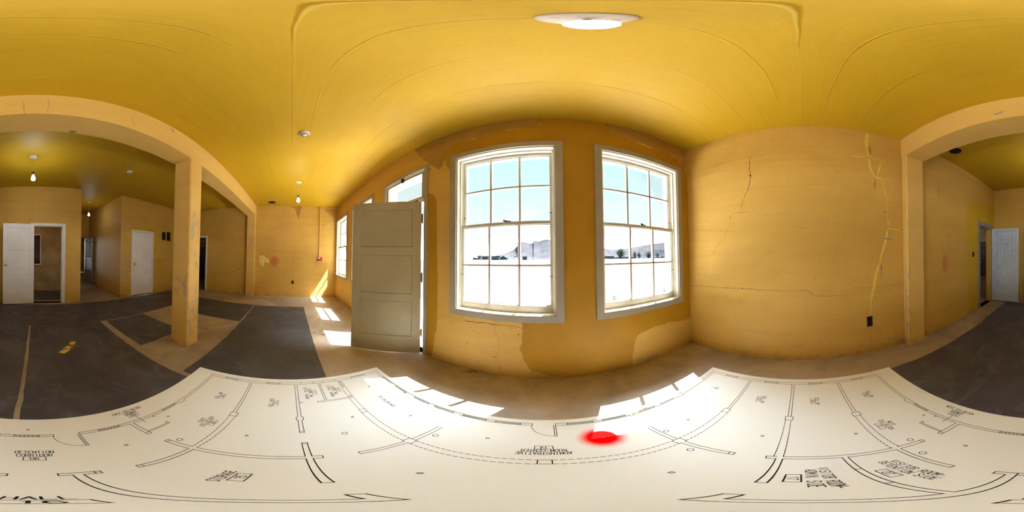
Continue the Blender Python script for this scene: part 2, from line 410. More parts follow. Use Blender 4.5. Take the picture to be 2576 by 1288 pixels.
# ---- right (west) wall ----
rr=lambda pts:[(on(0,R,*p)[1],on(0,R,*p)[2]) for p in pts]
k6=1.9516
def c6r(*q): return rr([(1700+x/k6,280+y/k6) for x,y in q])
t7=lambda *q:rr([(2300+x/2.3,320+y/2.3) for x,y in q])
fresh_r=t7((320,430),(345,432),(400,445),(432,470),(440,425),(475,430),(475,1000),(430,1030),(370,1052),(320,1075),(312,1040),(315,950),(303,850),(305,720),(300,600),(302,520),(308,480))
ell=lambda c,a,b,n=16:[(c[0]+a*math.cos(2*pi*i/n),c[1]+b*math.sin(2*pi*i/n)) for i in range(n)]
def ex_r(mb,P,f,bk):
    t=f-.0012
    CR=[(((365,225),(360,280),(367,320),(362,350),(355,385)),.0045,1),(((355,385),(340,410),(330,440),(322,465),(318,495)),.0028,1),
     (((362,495),(320,497),(285,500),(270,520),(262,560),(245,600),(235,632),(205,655),(190,690),(172,712)),.0016,1),
     (((362,495),(362,512),(375,517),(430,512),(480,505),(560,508)),.0016,2),(((125,490),(200,478),(260,465),(322,460)),.0018,2),
     (((90,550),(180,540),(270,525)),.0016,2),(((75,855),(160,860),(250,868),(330,870),(440,877),(560,882),(640,880),(665,890),(680,905)),.0026,1),
     (((680,905),(720,908),(780,905),(845,903)),.002,1),(((60,300),(150,280),(260,250),(390,220)),.0024,2),(((390,220),(480,205),(600,198),(720,202),(860,212)),.0016,2),
     (((360,378),(450,372),(560,368),(700,360),(780,362),(830,378),(880,383),(975,388)),.0018,2),(((60,330),(200,300),(360,270)),.0014,2),
     (((100,760),(130,768),(145,800),(150,850)),.0016,2),(((590,560),(620,577),(640,573)),.0022,1),(((700,548),(790,548),(805,580),(795,650),(780,720),(770,760)),.0013,2),
     (((72,960),(80,1000),(78,1080),(95,1110)),.0022,1),(((685,910),(660,950),(630,980)),.0013,2),(((480,120),(470,170)),.0016,2),(((635,130),(635,170),(605,190)),.0013,2),
     (((280,140),(295,180),(285,230)),.0016,2),(((700,1025),(800,1022),(900,1018)),.0014,2),(((1110,845),(1030,858),(920,868),(860,862)),.0016,2),
     (((505,1090),(525,1120),(545,1160)),.0013,2),(((100,585),(300,590)),.0012,2),(((250,850),(262,865)),.003,1),(((665,905),(655,890),(668,870)),.0016,2),
     (((860,570),(1000,580),(1100,590)),.0012,2),(((955,1130),(950,1180)),.002,1),(((180,800),(215,803)),.003,3),(((380,818),(410,820)),.003,3)]
    for p,wd,mi in CR: ribbon(mb,c6r(*p),wd,mi,P,t)
    for p,wd in ((((940,110),(935,180)),.03),(((935,180),(945,225),(955,280),(975,320)),.020),(((975,320),(1010,330),(1025,390),(1035,430)),.010),
        (((1035,430),(1035,500),(1045,570)),.006),(((1045,570),(1028,640),(1012,700),(1000,750)),.018),(((1000,750),(980,800),(970,870),(958,930)),.028),(((958,930),(955,1000)),.020),
        (((865,218),(940,228),(1030,247)),.012),(((1007,250),(990,320)),.016),(((1040,575),(1110,588)),.012),(((945,800),(985,803)),.012),(((1045,535),(1055,560)),.016),(((975,325),(1060,345)),.006)):
        ribbon(mb,c6r(*p),wd,4,P,t,.12,.05)
    for p,wd in ((((1008,622),(1065,628)),.014),(((1060,628),(1066,642)),.014),(((1008,750),(1010,825)),.01),(((955,1100),(952,1130)),.01),(((295,370),(315,374)),.008)): ribbon(mb,c6r(*p),wd,3,P,t-.0008,.2,.03)
    for p,wd in ((((952,165),(955,215)),.007),(((976,330),(977,385)),.006),(((1009,755),(1010,790)),.006)): ribbon(mb,c6r(*p),wd,1,P,t-.001,.2,.03)
    for x,y,r in ((366,316,.011),(355,384,.005),(324,460,.005),(790,297,.006),(390,1195,.008),(160,890,.004),(1028,495,.007),(327,870,.006),(268,523,.006),(250,866,.005)): blob(mb,c6r((x,y))[0],r,1,P,t)
    for x,y,r in ((290,690,.009),(463,687,.009),(670,677,.007),(290,822,.007),(680,818,.009)): blob(mb,c6r((x,y))[0],r,3,P,t)
    t7c=lambda *q:rr([(2300+x/2.3,320+y/2.3) for x,y in q])
    ribbon(mb,t7c((142,300),(143,370),(138,405)),.005,2,P,t); ribbon(mb,t7c((20,255),(150,300),(300,370),(400,425)),.003,2,P,t); blob(mb,t7c((197,625))[0],.01,1,P,t)
    ribbon(mb,t7c((60,895),(200,860),(300,800)),.003,2,P,t); ribbon(mb,t7c((150,510),(200,520),(205,545)),.003,2,P,t)
    return ['crack','hair','smear','yellow']
wall('wall_west',0,R,1.43,FY0,W,-1,C,[(-2.95,-2.475,-1.2,.468)],'wall',.028,
    [(0,fresh_r),(2,ell(t7((178,790))[0],.05,.11)),(1,ell(c6r((1075,1105))[0],.10,.045)),(1,ell(c6r((1015,1115))[0],.04,.02))],ex_r)

# ---- left (east) wall ----
ll=lambda pts:[(on(0,L,*p)[1],on(0,L,*p)[2]) for p in pts]
s4=lambda *q:ll([(620+x/3.0667,480+y/3.0667) for x,y in q])
c3l=lambda *q:ll([(400+x/4.292,480+y/4.292) for x,y in q])
def ex_l(mb,P,f,bk):
    t=f+.0015
    mb.poly([P(u,t,z) for u,z in s4((98,500),(125,498),(178,530),(172,560),(140,545),(133,585),(118,583),(100,545))],2)
    for p,wd in ((((345,330),(372,380),(372,440),(362,560),(360,690)),.004),(((560,740),(575,800)),.003),(((180,560),(140,565)),.004),(((470,262),(630,264)),.004)): ribbon(mb,s4(*p),wd,1,P,t)
    for p,wd in ((((600,662),(660,672),(880,685)),.005),(((650,540),(900,545)),.003),(((750,455),(800,462)),.012),(((830,835),(860,850),(900,835)),.014),(((600,1030),(630,1045)),.006)): ribbon(mb,c3l(*p),wd,1,P,t)
    return ['hair','ypale']
wall('wall_east',0,L,L-.1,NY-.1,W,-1,C,[(-2.95,-2.365,-1.2,.53)],'wall',.035,
    [(2,ell(s4((215,545))[0],.11,.14)),(3,ell(s4((385,118))[0],.14,.05)),(3,s4((365,120),(430,120),(415,160),(405,215),(395,225),(388,170)))],ex_l)

# ---- rear walls ----
bw=lambda pts:[(on(1,NY,*p)[0],on(1,NY,*p)[2]) for p in pts]
b5=lambda *q:bw([(320+x/6.78,560+y/6.78) for x,y in q]); b2=lambda *q:bw([(180+x/3.577,420+y/3.577) for x,y in q])
NX=-.883; CX=-1.785
wall('wall_north',1,NY,NY-.1,NX,R,-1,C,[(-.52,.055,-1.2,.515)],'wall',.05,(),lambda mb,P,f,bk:(ribbon(mb,bw([(192,690),(193,683)]),.006,1,P,f+.0015),ribbon(mb,bw([(0,506),(110,505),(203,512)]),.003,2,P,f+.0015),ribbon(mb,bw([(96,500),(103,545)]),.003,2,P,f+.0015),['crack','hair'])[-1])
fb1=b5((72,75),(300,90),(505,115),(512,490),(450,530),(60,560)); fb2=b5((590,150),(760,150),(760,390),(690,380),(620,320)); fb3=b5((490,620),(540,590),(610,650),(600,730),(550,735),(480,690))
wall('wall_north_east',1,NY,NY-.1,L-.1,CX,-1,C,[(-2.698,-2.105,-1.2,.525)],'wall',.035,
    [(0,fb1),(0,fb2),(0,fb3),(1,ell(b2((478,895))[0],.19,.22)),(1,ell(b2((545,262))[0],.15,.03)),(1,ell(b2((815,1070))[0],.12,.05))],
    lambda mb,P,f,bk:(ribbon(mb,b5((500,500),(720,512)),.004,1,P,f+.0015),ribbon(mb,b5((540,505),(530,585)),.004,1,P,f+.0015),ribbon(mb,b5((545,1085),(640,1075)),.008,1,P,f+.0015),['hair'])[-1])
wall('wall_corridor_east',0,CX,CX-.1,-5.34,NY-.1,-1,C,(),'wall',.08)
wall('wall_corridor_west',0,NX,NX+.1,-5.34,NY-.1,-1,C,(),'wall',.2)
wall('wall_corridor_north',1,-5.34,-5.44,-4.2,R,-1,C,[(-1.66,-1.0,-1.2,.50)],'wall',.2)
wall('wall_closet_north',1,-4.2,-4.3,NX+.1,R,-1,C,[(-.112,.55,-.30,.435)],'ochre',.3)
wall('wall_corridor_outer',1,-6.9,-7.2,-4.2,1.43,-1,C,[(-2.15,-2.095,.28,.50),(-2.10,-1.9,-.885,-.845),(-1.5,-.7,-.45,.55)],'ochre',.4)  # the wide opening is unseen, put in to light the gate
wall('wall_corridor_far',0,-4.2,-4.3,-6.9,-5.44,-1,C,(),'ochre',.4)
# west cellblock shell
wall('wall_cellblock_north',1,-6.9,-7.2,1.43,4.7,-1,C,(),'ochre',.4)
wall('wall_cellblock_west',0,4.6,4.7,-6.9,W,-1,C,[(-3.4,-2.7,.0,.8),(-5.6,-4.9,.0,.8)],'ochre',.4)  # two unseen openings added to let daylight into the cellblock
wall('wall_cellblock_front',1,-6.0,-6.08,1.43,4.6,.43,C,(),'ochre',.4)
# east cellblock shell
wall('wall_east_lobby',0,-5.0,-5.1,-5.3,W,-1,C,[(-3.33,-2.7,-1.2,.485)],'wall',.3)
wall('wall_east_outer',0,-6.3,-6.4,-5.3,W,-1,C,[(-2.1,-1.5,.1,.8)],'ochre',.4)  # out-of-view opening added so the lobby gets some daylight
wall('wall_east_north',1,-4.6,-4.7,-6.3,L-.1,-1,C,(),'ochre',.4)

# ---- beam, column, pilasters ----
mb=MB(); mb.box(L,R,B2,B,ZB,C+.02)
t=B+.0012
for p in ((2518,283),(2506,287)): blob(mb,(on(1,B,*p)[0],on(1,B,*p)[2]),.012,1,lambda u,tt,z:(u,tt,z),t,9,1.6)
for p in ((433,327),(436,331)): blob(mb,(on(1,B,*p)[0],on(1,B,*p)[2]),.014,1,lambda u,tt,z:(u,tt,z),t,9,1.6)
for pts in ([(120,245),(124,262),(118,285)],[(330,290),(340,320)],[(58,252),(62,290)]): ribbon(mb,[(on(1,B,*p)[0],on(1,B,*p)[2]) for p in pts],.003,2,lambda u,tt,z:(u,tt,z),t)
for p in ((180,331),(187,332)): q=on(2,ZB,*p); blob(mb,(q[0],q[1]),.012,1,lambda u,v,z:(u,z,v),ZB-.001,8,1.6)
tag(mb.build('ceiling_beam',['beam','smear','hair']),kind='structure')
def pillar(name,x0,x1,y0,y1,scuffs=(),nw=10,nz=90):
    mb=MB(); vs=[];
    ring=[]
    def seg(a,b,n): return [(a[0]+(b[0]-a[0])*i/n,a[1]+(b[1]-a[1])*i/n) for i in range(n)]
    ch=.012
    cs=[(x0+ch,y0),(x1-ch,y0),(x1,y0+ch),(x1,y1-ch),(x1-ch,y1),(x0+ch,y1),(x0,y1-ch),(x0,y0+ch)]
    for i in range(8): ring+=seg(cs[i],cs[(i+1)%8],nw if i%2==0 else 1)
    n=len(ring)
    for j in range(nz+1):
        z=-1+(ZB+1)*j/nz
        for i,(x,y) in enumerate(ring):
            vs.append((x,y,z))
    mb.add(vs,[(j*n+i,j*n+(i+1)%n,(j+1)*n+(i+1)%n,(j+1)*n+i) for j in range(nz) for i in range(n)])
    mb.poly([vs[i] for i in range(n)])
    o=mb.build(name,'beam'); tag(o,kind='structure')
    at=o.data.color_attributes.new('paint','FLOAT_COLOR','POINT'); vals=[]
    for x,y,z in mb.v:
        g=0
        for (fx,fy,fz,rx,rz) in scuffs:
            if abs(x-fx)<rx and abs(y-fy)<rx and abs(z-fz)<rz: g=max(g,min(1,1-max(abs(z-fz)/rz,0)*.5))
        vals+=[0,g,0,1]
    at.data.foreach_set('color',vals); return o
pillar('column',-1.462,-1.262,-1.135,B,[(-1.36,B,.24,.07,.24),(-1.40,B,-.05,.05,.3),(-1.44,B,-.42,.03,.22),(-1.36,B,-.62,.09,.3),(-1.262,-1.05,-.3,.1,.12),(-1.262,B,-.5,.02,.5)])
pillar('pilaster_east',L,-3.95,B2,B,[(-3.95,-1.0,.4,.1,.2)],4,40)
pillar('pilaster_west',1.247,R,B2,B,[(1.28,B,-.2,.06,.1),(1.26,B,-.5,.04,.25),(1.25,B,-.8,.05,.18)],4,60)

# ================= WINDOWS =================
def casing_mb(x0,x1,z0,z1,wd,y,th=.016,bottom=True):
    mb=MB()
    mb.box(x0-wd,x0,y-th,y,z0-(wd if bottom else 0),z1+wd); mb.box(x1,x1+wd,y-th,y,z0-(wd if bottom else 0),z1+wd)
    mb.box(x0,x1,y-th,y,z1,z1+wd)
    if bottom: mb.box(x0,x1,y-th,y,z0-wd,z0)
    return mb
def sash(x0,x1,z0,z1,y0,y1,st,top,bot,mw=.015):
    """frame with 3x2 panes; returns mesh and pane rect"""
    mb=MB(); gx0,gx1,gz0,gz1=x0+st,x1-st,z0+bot,z1-top
    mb.box(x0,gx0,y0,y1,z0,z1); mb.box(gx1,x1,y0,y1,z0,z1); mb.box(gx0,gx1,y0,y1,gz1,z1); mb.box(gx0,gx1,y0,y1,z0,gz0)
    ym=(y0+y1)/2
    for i in (1,2):
        c=gx0+(gx1-gx0)*i/3
        mb.box(c-mw/2,c+mw/2,y0+.004,y1-.002,gz0,gz1); 
    c=(gz0+gz1)/2; mb.box(gx0,gx1,y0+.004,y1-.002,c-mw/2,c+mw/2)
    # stepped glazing rebate
    for a,b in ((.006,.010),):
        mb.box(gx0,gx0+a,y0+b,y1-.006,gz0,gz1); mb.box(gx1-a,gx1,y0+b,y1-.006,gz0,gz1); mb.box(gx0,gx1,y0+b,y1-.006,gz1-a,gz1); mb.box(gx0,gx1,y0+b,y1-.006,gz0,gz0+a)
    g=MB(); yy=ym+.004; g.box(gx0,gx1,yy,yy+.002,gz0,gz1)
    return mb,g,(gx0,gx1,gz0,gz1)
def make_window(c,name):
    r=empty(name,(c,W,-1),kind='structure'); x0,x1=c-HW,c+HW
    casing_mb(x0,x1,WZ0,WZ1,.055,W).build('casing','trim',r,bevel=.002)
    mb=MB(); jt=.010
    ya,yb=W-.002,WO
    mb.box(x0,x0+jt,ya,yb,WZ0,WZ1); mb.box(x1-jt,x1,ya,yb,WZ0,WZ1); mb.box(x0,x1,ya,yb,WZ1-jt,WZ1)
    for xa,xb in ((x0+jt,x0+jt+.010),(x1-jt-.010,x1-jt)):       # parting stops and outer mould
        mb.box(xa,xb,1.165,1.176,WZ0,WZ1-jt); mb.box(xa,xb,1.208,1.213,.26,WZ1-jt); mb.box(xa-.004 if xa>c else xa,xb+.004 if xa<c else xb,1.246,1.275,WZ0,WZ1-jt)
    mb.box(x0+jt,x1-jt,1.165,1.176,WZ1-jt-.012,WZ1-jt); mb.box(x0+jt,x1-jt,1.246,1.275,WZ1-jt-.018,WZ1-jt)
    mb.build('jamb_lining','sash',r)
    mb=MB(); mb.box(x0-.0,x1,W-.004,1.23,WZ0-.006,WZ0+.004); mb.box(x0,x1,1.23,WO+.03,WZ0-.03,WZ0-.004); mb.build('sill','sash',r,bevel=.002)
    s0,s1=x0+jt+.001,x1-jt-.001
    up,g,gr=sash(s0,s1,.262,WZ1-jt-.004,1.214,1.244,.020,.022,.026)
    u=up.build('upper_sash','sash2',r,bevel=.0015); g.build('pane','glass',u); pins(u,gr,1.214,.36)
    lo,g,gr=sash(s0,s1,WZ0+.004,.289,1.177,1.207,.020,.024,.052)
    lo_=lo.build('lower_sash','sash2',r,bevel=.0015); g.build('pane','glass',lo_); pins(lo_,gr,1.177,-.12)
    # cam latch on the meeting rail
    k=MB(); lx=c+.016; k.lathe((lx,1.196,.289),[(.001,.012),(.013,.010),(.014,.0),(.001,0)],12)
    k.cyl((lx-.012,1.19,.302),(lx+.026,1.205,.297),.005,8); k.lathe((lx+.03,1.205,.297),[(.001,-.007),(.008,0),(.001,.007)],8); k.lathe((lx-.016,1.188,.303),[(.001,-.008),(.010,0),(.001,.008)],8)
    k.build('sash_latch','iron',lo_)
    return r
def pins(par,gr,y,z):
    for sx in (gr[0],gr[1]):
        k=MB(); d=.012 if sx==gr[0] else -.012
        k.cyl((sx-d*.5,y-.004,z),(sx+d,y-.004,z),.0022,6); k.cyl((sx-d*.5,y+.001,z),(sx-d*.5,y-.006,z),.0035,6); k.build('sash_pin','iron',par)
for c,nm in WIN: make_window(c,nm)

# ================= PANEL DOORS =================
def panel_leaf(fn,wd,z0,z1,th,stile,panels,dep=.007,mould=.012):
    """fn(u,d,z) maps leaf coordinates to the survey frame; panels = [(zlo,zhi)]"""
    mb=MB()
    us=[0,stile,wd-stile,wd]; zs=sorted(set([z0,z1]+[z for p in panels for z in p]))
    for d,sg in ((0,1),(th,-1)):
        for i in range(3):
            for a,b in zip(zs,zs[1:]):
                if i==1 and any(p[0]<=a and b<=p[1] for p in panels): continue
                mb.poly([fn(us[i],d,a),fn(us[i+1],d,a),fn(us[i+1],d,b),fn(us[i],d,b)])
        for p in panels:
            o=[(us[1],p[0]),(us[2],p[0]),(us[2],p[1]),(us[1],p[1])]
            q=[(us[1]+mould,p[0]+mould),(us[2]-mould,p[0]+mould),(us[2]-mould,p[1]-mould),(us[1]+mould,p[1]-mould)]
            h=[(us[1]+mould*.35,p[0]+mould*.35),(us[2]-mould*.35,p[0]+mould*.35),(us[2]-mould*.35,p[1]-mould*.35),(us[1]+mould*.35,p[1]-mould*.35)]
            for k in range(4):
                k2=(k+1)%4
                mb.poly([fn(o[k][0],d,o[k][1]),fn(o[k2][0],d,o[k2][1]),fn(h[k2][0],d+sg*dep,h[k2][1]),fn(h[k][0],d+sg*dep,h[k][1])])
                mb.poly([fn(h[k][0],d+sg*dep,h[k][1]),fn(h[k2][0],d+sg*dep,h[k2][1]),fn(q[k2][0],d+sg*dep*.75,q[k2][1]),fn(q[k][0],d+sg*dep*.75,q[k][1])])
            mb.poly([fn(a,d+sg*dep*.75,b) for a,b in q])
    for q in (((0,z0),(0,z1)),((wd,z0),(wd,z1)),((0,z0),(wd,z0)),((0,z1),(wd,z1))):
        mb.poly([fn(q[0][0],0,q[0][1]),fn(q[1][0],0,q[1][1]),fn(q[1][0],th,q[1][1]),fn(q[0][0],th,q[0][1])])
    return mb
def leaf_fn(hx,hy,ex,ey,side=1):
    d=Vector((ex-hx,ey-hy,0)); wd=d.length; d.normalize(); n=Vector((-d.y,d.x,0))*side
    return (lambda u,t,z:(hx+d.x*u+n.x*t,hy+d.y*u+n.y*t,z)),wd
def knob(fn,u,z,par,mat='brass',d0=0,sg=-1,r=.021):
    mb=MB(); c=Vector(fn(u,d0,z)); ax=Vector(fn(u,d0+sg,z))-c; ax.normalize()
    a=ax.orthogonal().normalized(); b=ax.cross(a); prof=[(.022,0),(.022,.004),(.008,.006),(.008,.022),(r*.8,.028),(r,.038),(r*.85,.048),(r*.4,.053),(.0005,.054)]
    n=16; vs=[c+(a*math.cos(2*pi*i/n)+b*math.sin(2*pi*i/n))*rr+ax*h for rr,h in prof for i in range(n)]
    mb.add(vs,[(j*n+i,j*n+(i+1)%n,(j+1)*n+(i+1)%n,(j+1)*n+i) for j in range(len(prof)-1) for i in range(n)],0,True)
    return mb.build('knob',mat,par)

# entrance door in the window wall
dr=empty('door_1',(-1.41,W,-1),kind='structure')
mb=MB(); cw=.045
mb.box(DX0-cw,DX0,W-.016,W,-1,1.008); mb.box(DX1,DX1+.038,W-.016,W,-1,1.008); mb.box(DX0,DX1,W-.016,W,DZ1,1.008)
mb.build('casing','trim',dr,bevel=.002)
mb=MB(); mb.box(DX0,DX0+.012,W-.002,WO,-1,DZ1); mb.box(DX1-.012,DX1,W-.002,WO,-1,DZ1); mb.box(DX0,DX1,W-.002,WO,DZ1-.012,DZ1)
mb.box(DX0+.012,DX1-.012,W-.012,1.22,.578,.622); mb.box(DX0,DX1,1.20,WO+.02,-1.005,-.985); mb.build('door_frame','sash',dr,bevel=.0015)
mb=MB(); x0,x1,z0,z1=DX0+.014,DX1-.014,.624,.951
mb.box(x0,x0+.03,1.135,1.165,z0,z1); mb.box(x1-.04,x1,1.135,1.165,z0,z1); mb.box(x0+.03,x1-.04,1.135,1.165,z1-.022,z1); mb.box(x0+.03,x1-.04,1.135,1.165,z0,z0+.026)
ts=mb.build('transom_sash','trim',dr,bevel=.0015)
mb=MB(); mb.box(x0+.03,x1-.04,1.149,1.151,z0+.026,z1-.022); mb.build('pane','glass',ts)
mb=MB(); lx=-1.40; mb.box(lx-.016,lx+.016,1.108,1.128,.925,.962); mb.box(lx-.022,lx+.004,1.115,1.135,.912,.93); mb.cyl((lx+.016,1.115,.945),(lx+.03,1.115,.94),.006,8); mb.build('transom_latch','iron',ts)
mb=MB(); pts=[(lx+.045+.03*math.sin(a)*0+.022*(1-math.cos(a)),1.118,.925-.085*math.sin(a)) for a in [pi*i/12 for i in range(13)]]
mb.tube(pts,.0016,5); mb.build('chain','bars',ts)
mb=MB(); mb.box(-1.21,-1.145,1.105,1.118,.598,.608); mb.build('transom_bolt','iron',dr)
HXd,HYd=-1.084,1.100
fn,wd=leaf_fn(HXd,HYd,-1.545,.603,-1)
PN=[(.118,.492),(-.333,.043),(-.79,-.404)]
lf=panel_leaf(fn,wd,-.988,.573,.034,.082,PN).build('door_leaf','edoor',dr)
mb=MB(); 
for (uu,zz) in ((wd-.03,-.925),(wd-.045,-.945)):
    c=Vector(fn(uu,0,zz)); a=Vector(fn(uu,-1,zz))-c; mb.cyl(c,c+a*.02,.006,8)
mb.build('door_stop','sash',lf)
knob(fn,wd-.05,-.32,lf,'brass',.034,1)
for z in (.397,-.17,-.741):
    mb=MB(); mb.cyl((-1.074,1.103,z-.04),(-1.074,1.103,z+.04),.0075,10); mb.lathe((-1.074,1.103,z+.04),[(.009,0),(.006,.008),(.0005,.011)],10); mb.lathe((-1.074,1.103,z-.04),[(.009,0),(.006,-.008),(.0005,-.011)],10)
    c=[fn(u,d,zz) for u in (-.006,.002) for d in (-.003,.0) for zz in (z-.036,z+.036)]
    mb.add(c,[(0,1,3,2),(4,6,7,5),(0,4,5,1),(2,3,7,6),(0,2,6,4),(1,5,7,3)])
    for q in (-.024,.0,.024): mb.cyl((-1.074,1.094,z+q-.001),(-1.074,1.094,z+q+.001),.004,6)
    mb.build('hinge','oldbrass',dr)

# rear doorway with the open white door
dr=empty('door_2',(-.23,NY,-1),kind='structure')
def door_case(x0,x1,z1,par,cw,mat,y=NY,dep=.1,sg=1):
    mb=MB()
    mb.box(x0-cw,x0,y,y+.014*sg,-1,z1+cw); mb.box(x1,x1+cw,y,y+.014*sg,-1,z1+cw); mb.box(x0,x1,y,y+.014*sg,z1,z1+cw)
    mb.box(x0,x0+.012,y-dep*sg,y+.002*sg,-1,z1); mb.box(x1-.012,x1,y-dep*sg,y+.002*sg,-1,z1); mb.box(x0,x1,y-dep*sg,y+.002*sg,z1-.012,z1)
    mb.box(x0+.012,x0+.022,y-.06*sg,y-.04*sg,-1,z1-.012); mb.box(x1-.022,x1-.012,y-.06*sg,y-.04*sg,-1,z1-.012)
    return mb.build('casing',mat,par,bevel=.0015)
door_case(-.52,.055,.515,dr,.048,'itrim')
fn,wd=leaf_fn(.045,NY+.02,.605,-2.955,1)
lf=panel_leaf(fn,wd,-.985,.535,.032,.075,[(.10,.455),(-.345,.03),(-.80,-.415)]).build('door_leaf','idoor',dr)
knob(fn,wd-.045,-.235,lf,'brass',.032,1,.024)
mb=MB(); mb.box(-.512,-.505,NY-.038,NY-.004,-.26,-.17); mb.build('strike_plate','brass',dr)

# closed white door
dr=empty('door_3',(-2.4,NY,-1),kind='structure')
door_case(-2.698,-2.105,.525,dr,.038,'itrim')
fn,wd=leaf_fn(-2.684,NY-.006,-2.119,NY-.006,1)   # u runs towards +x
fnb=lambda u,d,z:(-2.684+u,NY-.008-d,z)
lf=panel_leaf(fnb,.565,-.985,.510,.032,.075,[(.10,.435),(-.345,.03),(-.80,-.415)],.009).build('door_leaf','idoor',dr)
knob(fnb,.565-.045,-.235,lf,'brass',0,-1,.024)
mb=MB(); mb.box(-2.176,-2.146,NY-.008,NY-.003,-.335,-.17); mb.cyl((-2.161,NY-.003,-.30),(-2.161,NY+.001,-.30),.005,8); mb.build('key_plate','brass',lf)
for z in (.36,-.80):
    mb=MB(); mb.cyl((-2.689,NY+.004,z-.035),(-2.689,NY+.004,z+.035),.006,8); mb.lathe((-2.689,NY+.004,z+.035),[(.007,0),(.001,.008)],8); mb.build('hinge','itrim',dr)

# ---- steel gridded doors ----
def jail_leaf(fn,wd,z0,z1,gz,grid,mat,par,mid,open_grid=False,th=.04):
    mb=MB(); B_=lambda u0,u1,d0,d1,a,b:mb.box(u0,u1,d0,d1,a,b,0,fn)
    st=.045
    B_(0,st,0,th,z0,z1); B_(wd-st,wd,0,th,z0,z1); B_(st,wd-st,0,th,z1-st,z1); B_(st,wd-st,0,th,z0,z0+st*.6)
    if not open_grid: B_(st,wd-st,.0,.016,gz,z1); B_(st,wd-st,.004,th-.006,z0,gz)
    else: B_(st,wd-st,.014,th-.014,z0,gz)
    B_(st,wd-st,.002,th-.002,gz-.02,gz); B_(st,wd-st,-.006,th+.006,mid-.012,mid+.012)
    o=mb.build('door_leaf',mat,par,bevel=.0015)
    g=MB(); cols,rows=grid; zz1=z1-st; 
    for i in range(cols+1):
        u=st+(wd-2*st)*i/cols; g.box(u-.008,u+.008,.004,th-.004,gz,zz1,0,fn)
    for j in range(rows+1):
        z=gz+(zz1-gz)*j/rows; g.box(st,wd-st,.006,th-.006,z-.008,z+.008,0,fn)
    g.build('bar_grid',mat,o); return o
dr=empty('door_4',(R,-2.71,-1),kind='structure')
mb=MB(); y0,y1=-2.95,-2.475; fz=.468
mb.box(R-.016,R,y1,y1+.062,-1,fz+.068); mb.box(R-.016,R,y0-.085,y0,-1,fz+.068); mb.box(R-.016,R,y0,y1,fz,fz+.068)
mb.box(R-.002,R+.03,y1-.012,y1,-1,fz); mb.box(R-.002,R+.03,y0,y1,fz-.012,fz)
mb.build('steel_frame','jaild',dr,bevel=.0015)
jl=jail_leaf(lambda u,d,z:(R-.02-u,-3.035+d,z),.535,-.985,.462,-.205,(6,8),'jail',dr,-.606)
mb=MB(); fx=R-.02-.295; zc=.417-.622*3.5/8
mb.lathe((fx,-2.992,zc),[(.001,.004),(.009,.004),(.009,-.006)],12,0,1); mb.build('peep_hole','black',jl)
mb=MB(); mb.box(R-.02,R-.0,-3.035,-2.975,-.99,.462); mb.build('hinge_post','jail',dr,bevel=.0015)
mb=MB(); mb.box(R+.004,R+.018,-2.50,-2.475,-.20,-.17); mb.cyl((R+.01,-2.50,-.185),(R+.01,-2.53,-.185),.008,8); mb.build('strike_bolt','wplas',dr)

# gate at the corridor end
dr=empty('door_5',(-1.33,-5.34,-1),kind='structure')
mb=MB(); mb.box(-1.66,-1.0,-5.34,-5.325,.50,.555); mb.box(-1.715,-1.66,-5.34,-5.325,-1,.555); mb.box(-1.0,-.95,-5.34,-5.325,-1,.555); mb.build('steel_frame','jaild',dr)
fg,wd=leaf_fn(-1.655,-5.31,-1.725,-4.78,1)
jl=jail_leaf(fg,wd,-.985,.50,-.14,(5,9),'jaild',dr,-.54,True)
mb=MB()
pts=[fg(wd-.02,-.03-.035*math.sin(pi*i/10),-.20+.16*i/10) for i in range(11)]; mb.tube(pts,.008,8); mb.box(wd-.05,wd-.01,-.03,0,-.26,-.24,0,fg); mb.build('pull_handle','jaild',jl)

# left doorway: white casing, second steel frame and cell bars beyond
dr=empty('door_6',(L,-2.66,-1),kind='structure')
mb=MB(); y0,y1=-2.95,-2.365
mb.box(L,L+.014,y1,y1+.045,-1,.575); mb.box(L,L+.014,y0-.045,y0,-1,.575); mb.box(L,L+.014,y0,y1,.53,.575)
mb.box(L-.1,L+.002,y1-.012,y1,-1,.53); mb.box(L-.1,L+.002,y0,y0+.012,-1,.53); mb.box(L-.1,L+.002,y0,y1,.518,.53); mb.build('casing','itrim',dr,bevel=.0015)
dr=empty('door_7',(-5.0,-3.0,-1),kind='structure')
mb=MB(); mb.box(-5.0,-4.985,-3.33,-2.7,.485,.54); mb.box(-5.0,-4.985,-2.7,-2.65,-1,.54); mb.box(-5.0,-4.985,-3.38,-3.33,-1,.54); mb.build('steel_frame','itrim',dr)
def grille(name,P,u0,u1,z0,z1,nu,nz,label,loc,solid=None):
    mb=MB()
    for i in range(nu+1):
        u=u0+(u1-u0)*i/nu; mb.box(u-.01,u+.01,-.01,.01,z0,z1,0,P)
    for j in range(nz+1):
        z=z0+(z1-z0)*j/nz; mb.box(u0,u1,-.012,.012,z-.01,z+.01,0,P)
    o=mb.build(name,'bars',None,loc); tag(o,label,'cell bars'); return o
grille('cell_grille',lambda u,d,z:(u,-6.04+d,z),1.45,4.58,-1,.43,34,16,'dark steel cell bars seen far inside the room behind the blue-grey gridded door',(3,-6.04,-1))
grille('cell_grille',lambda u,d,z:(-5.9+d,u,z),-4.5,-2.4,-1,.35,18,14,'dark steel cell bars glimpsed through the white-cased doorway right of the column',(-5.9,-3.4,-1))
# closet window frame
r=empty('window_5',(.22,-4.2,-1),kind='structure')
mb=MB(); mb.box(-.14,-.112,-4.2,-4.185,-.33,.463); mb.box(.55,.58,-4.2,-4.185,-.33,.463); mb.box(-.112,.55,-4.2,-4.185,.435,.463); mb.box(-.112,.55,-4.2,-4.185,-.33,-.30); mb.build('casing','itrim',r)
mb=MB(); mb.box(-.112,.55,-4.26,-4.255,-.30,.435); mb.build('pane','glass',r)

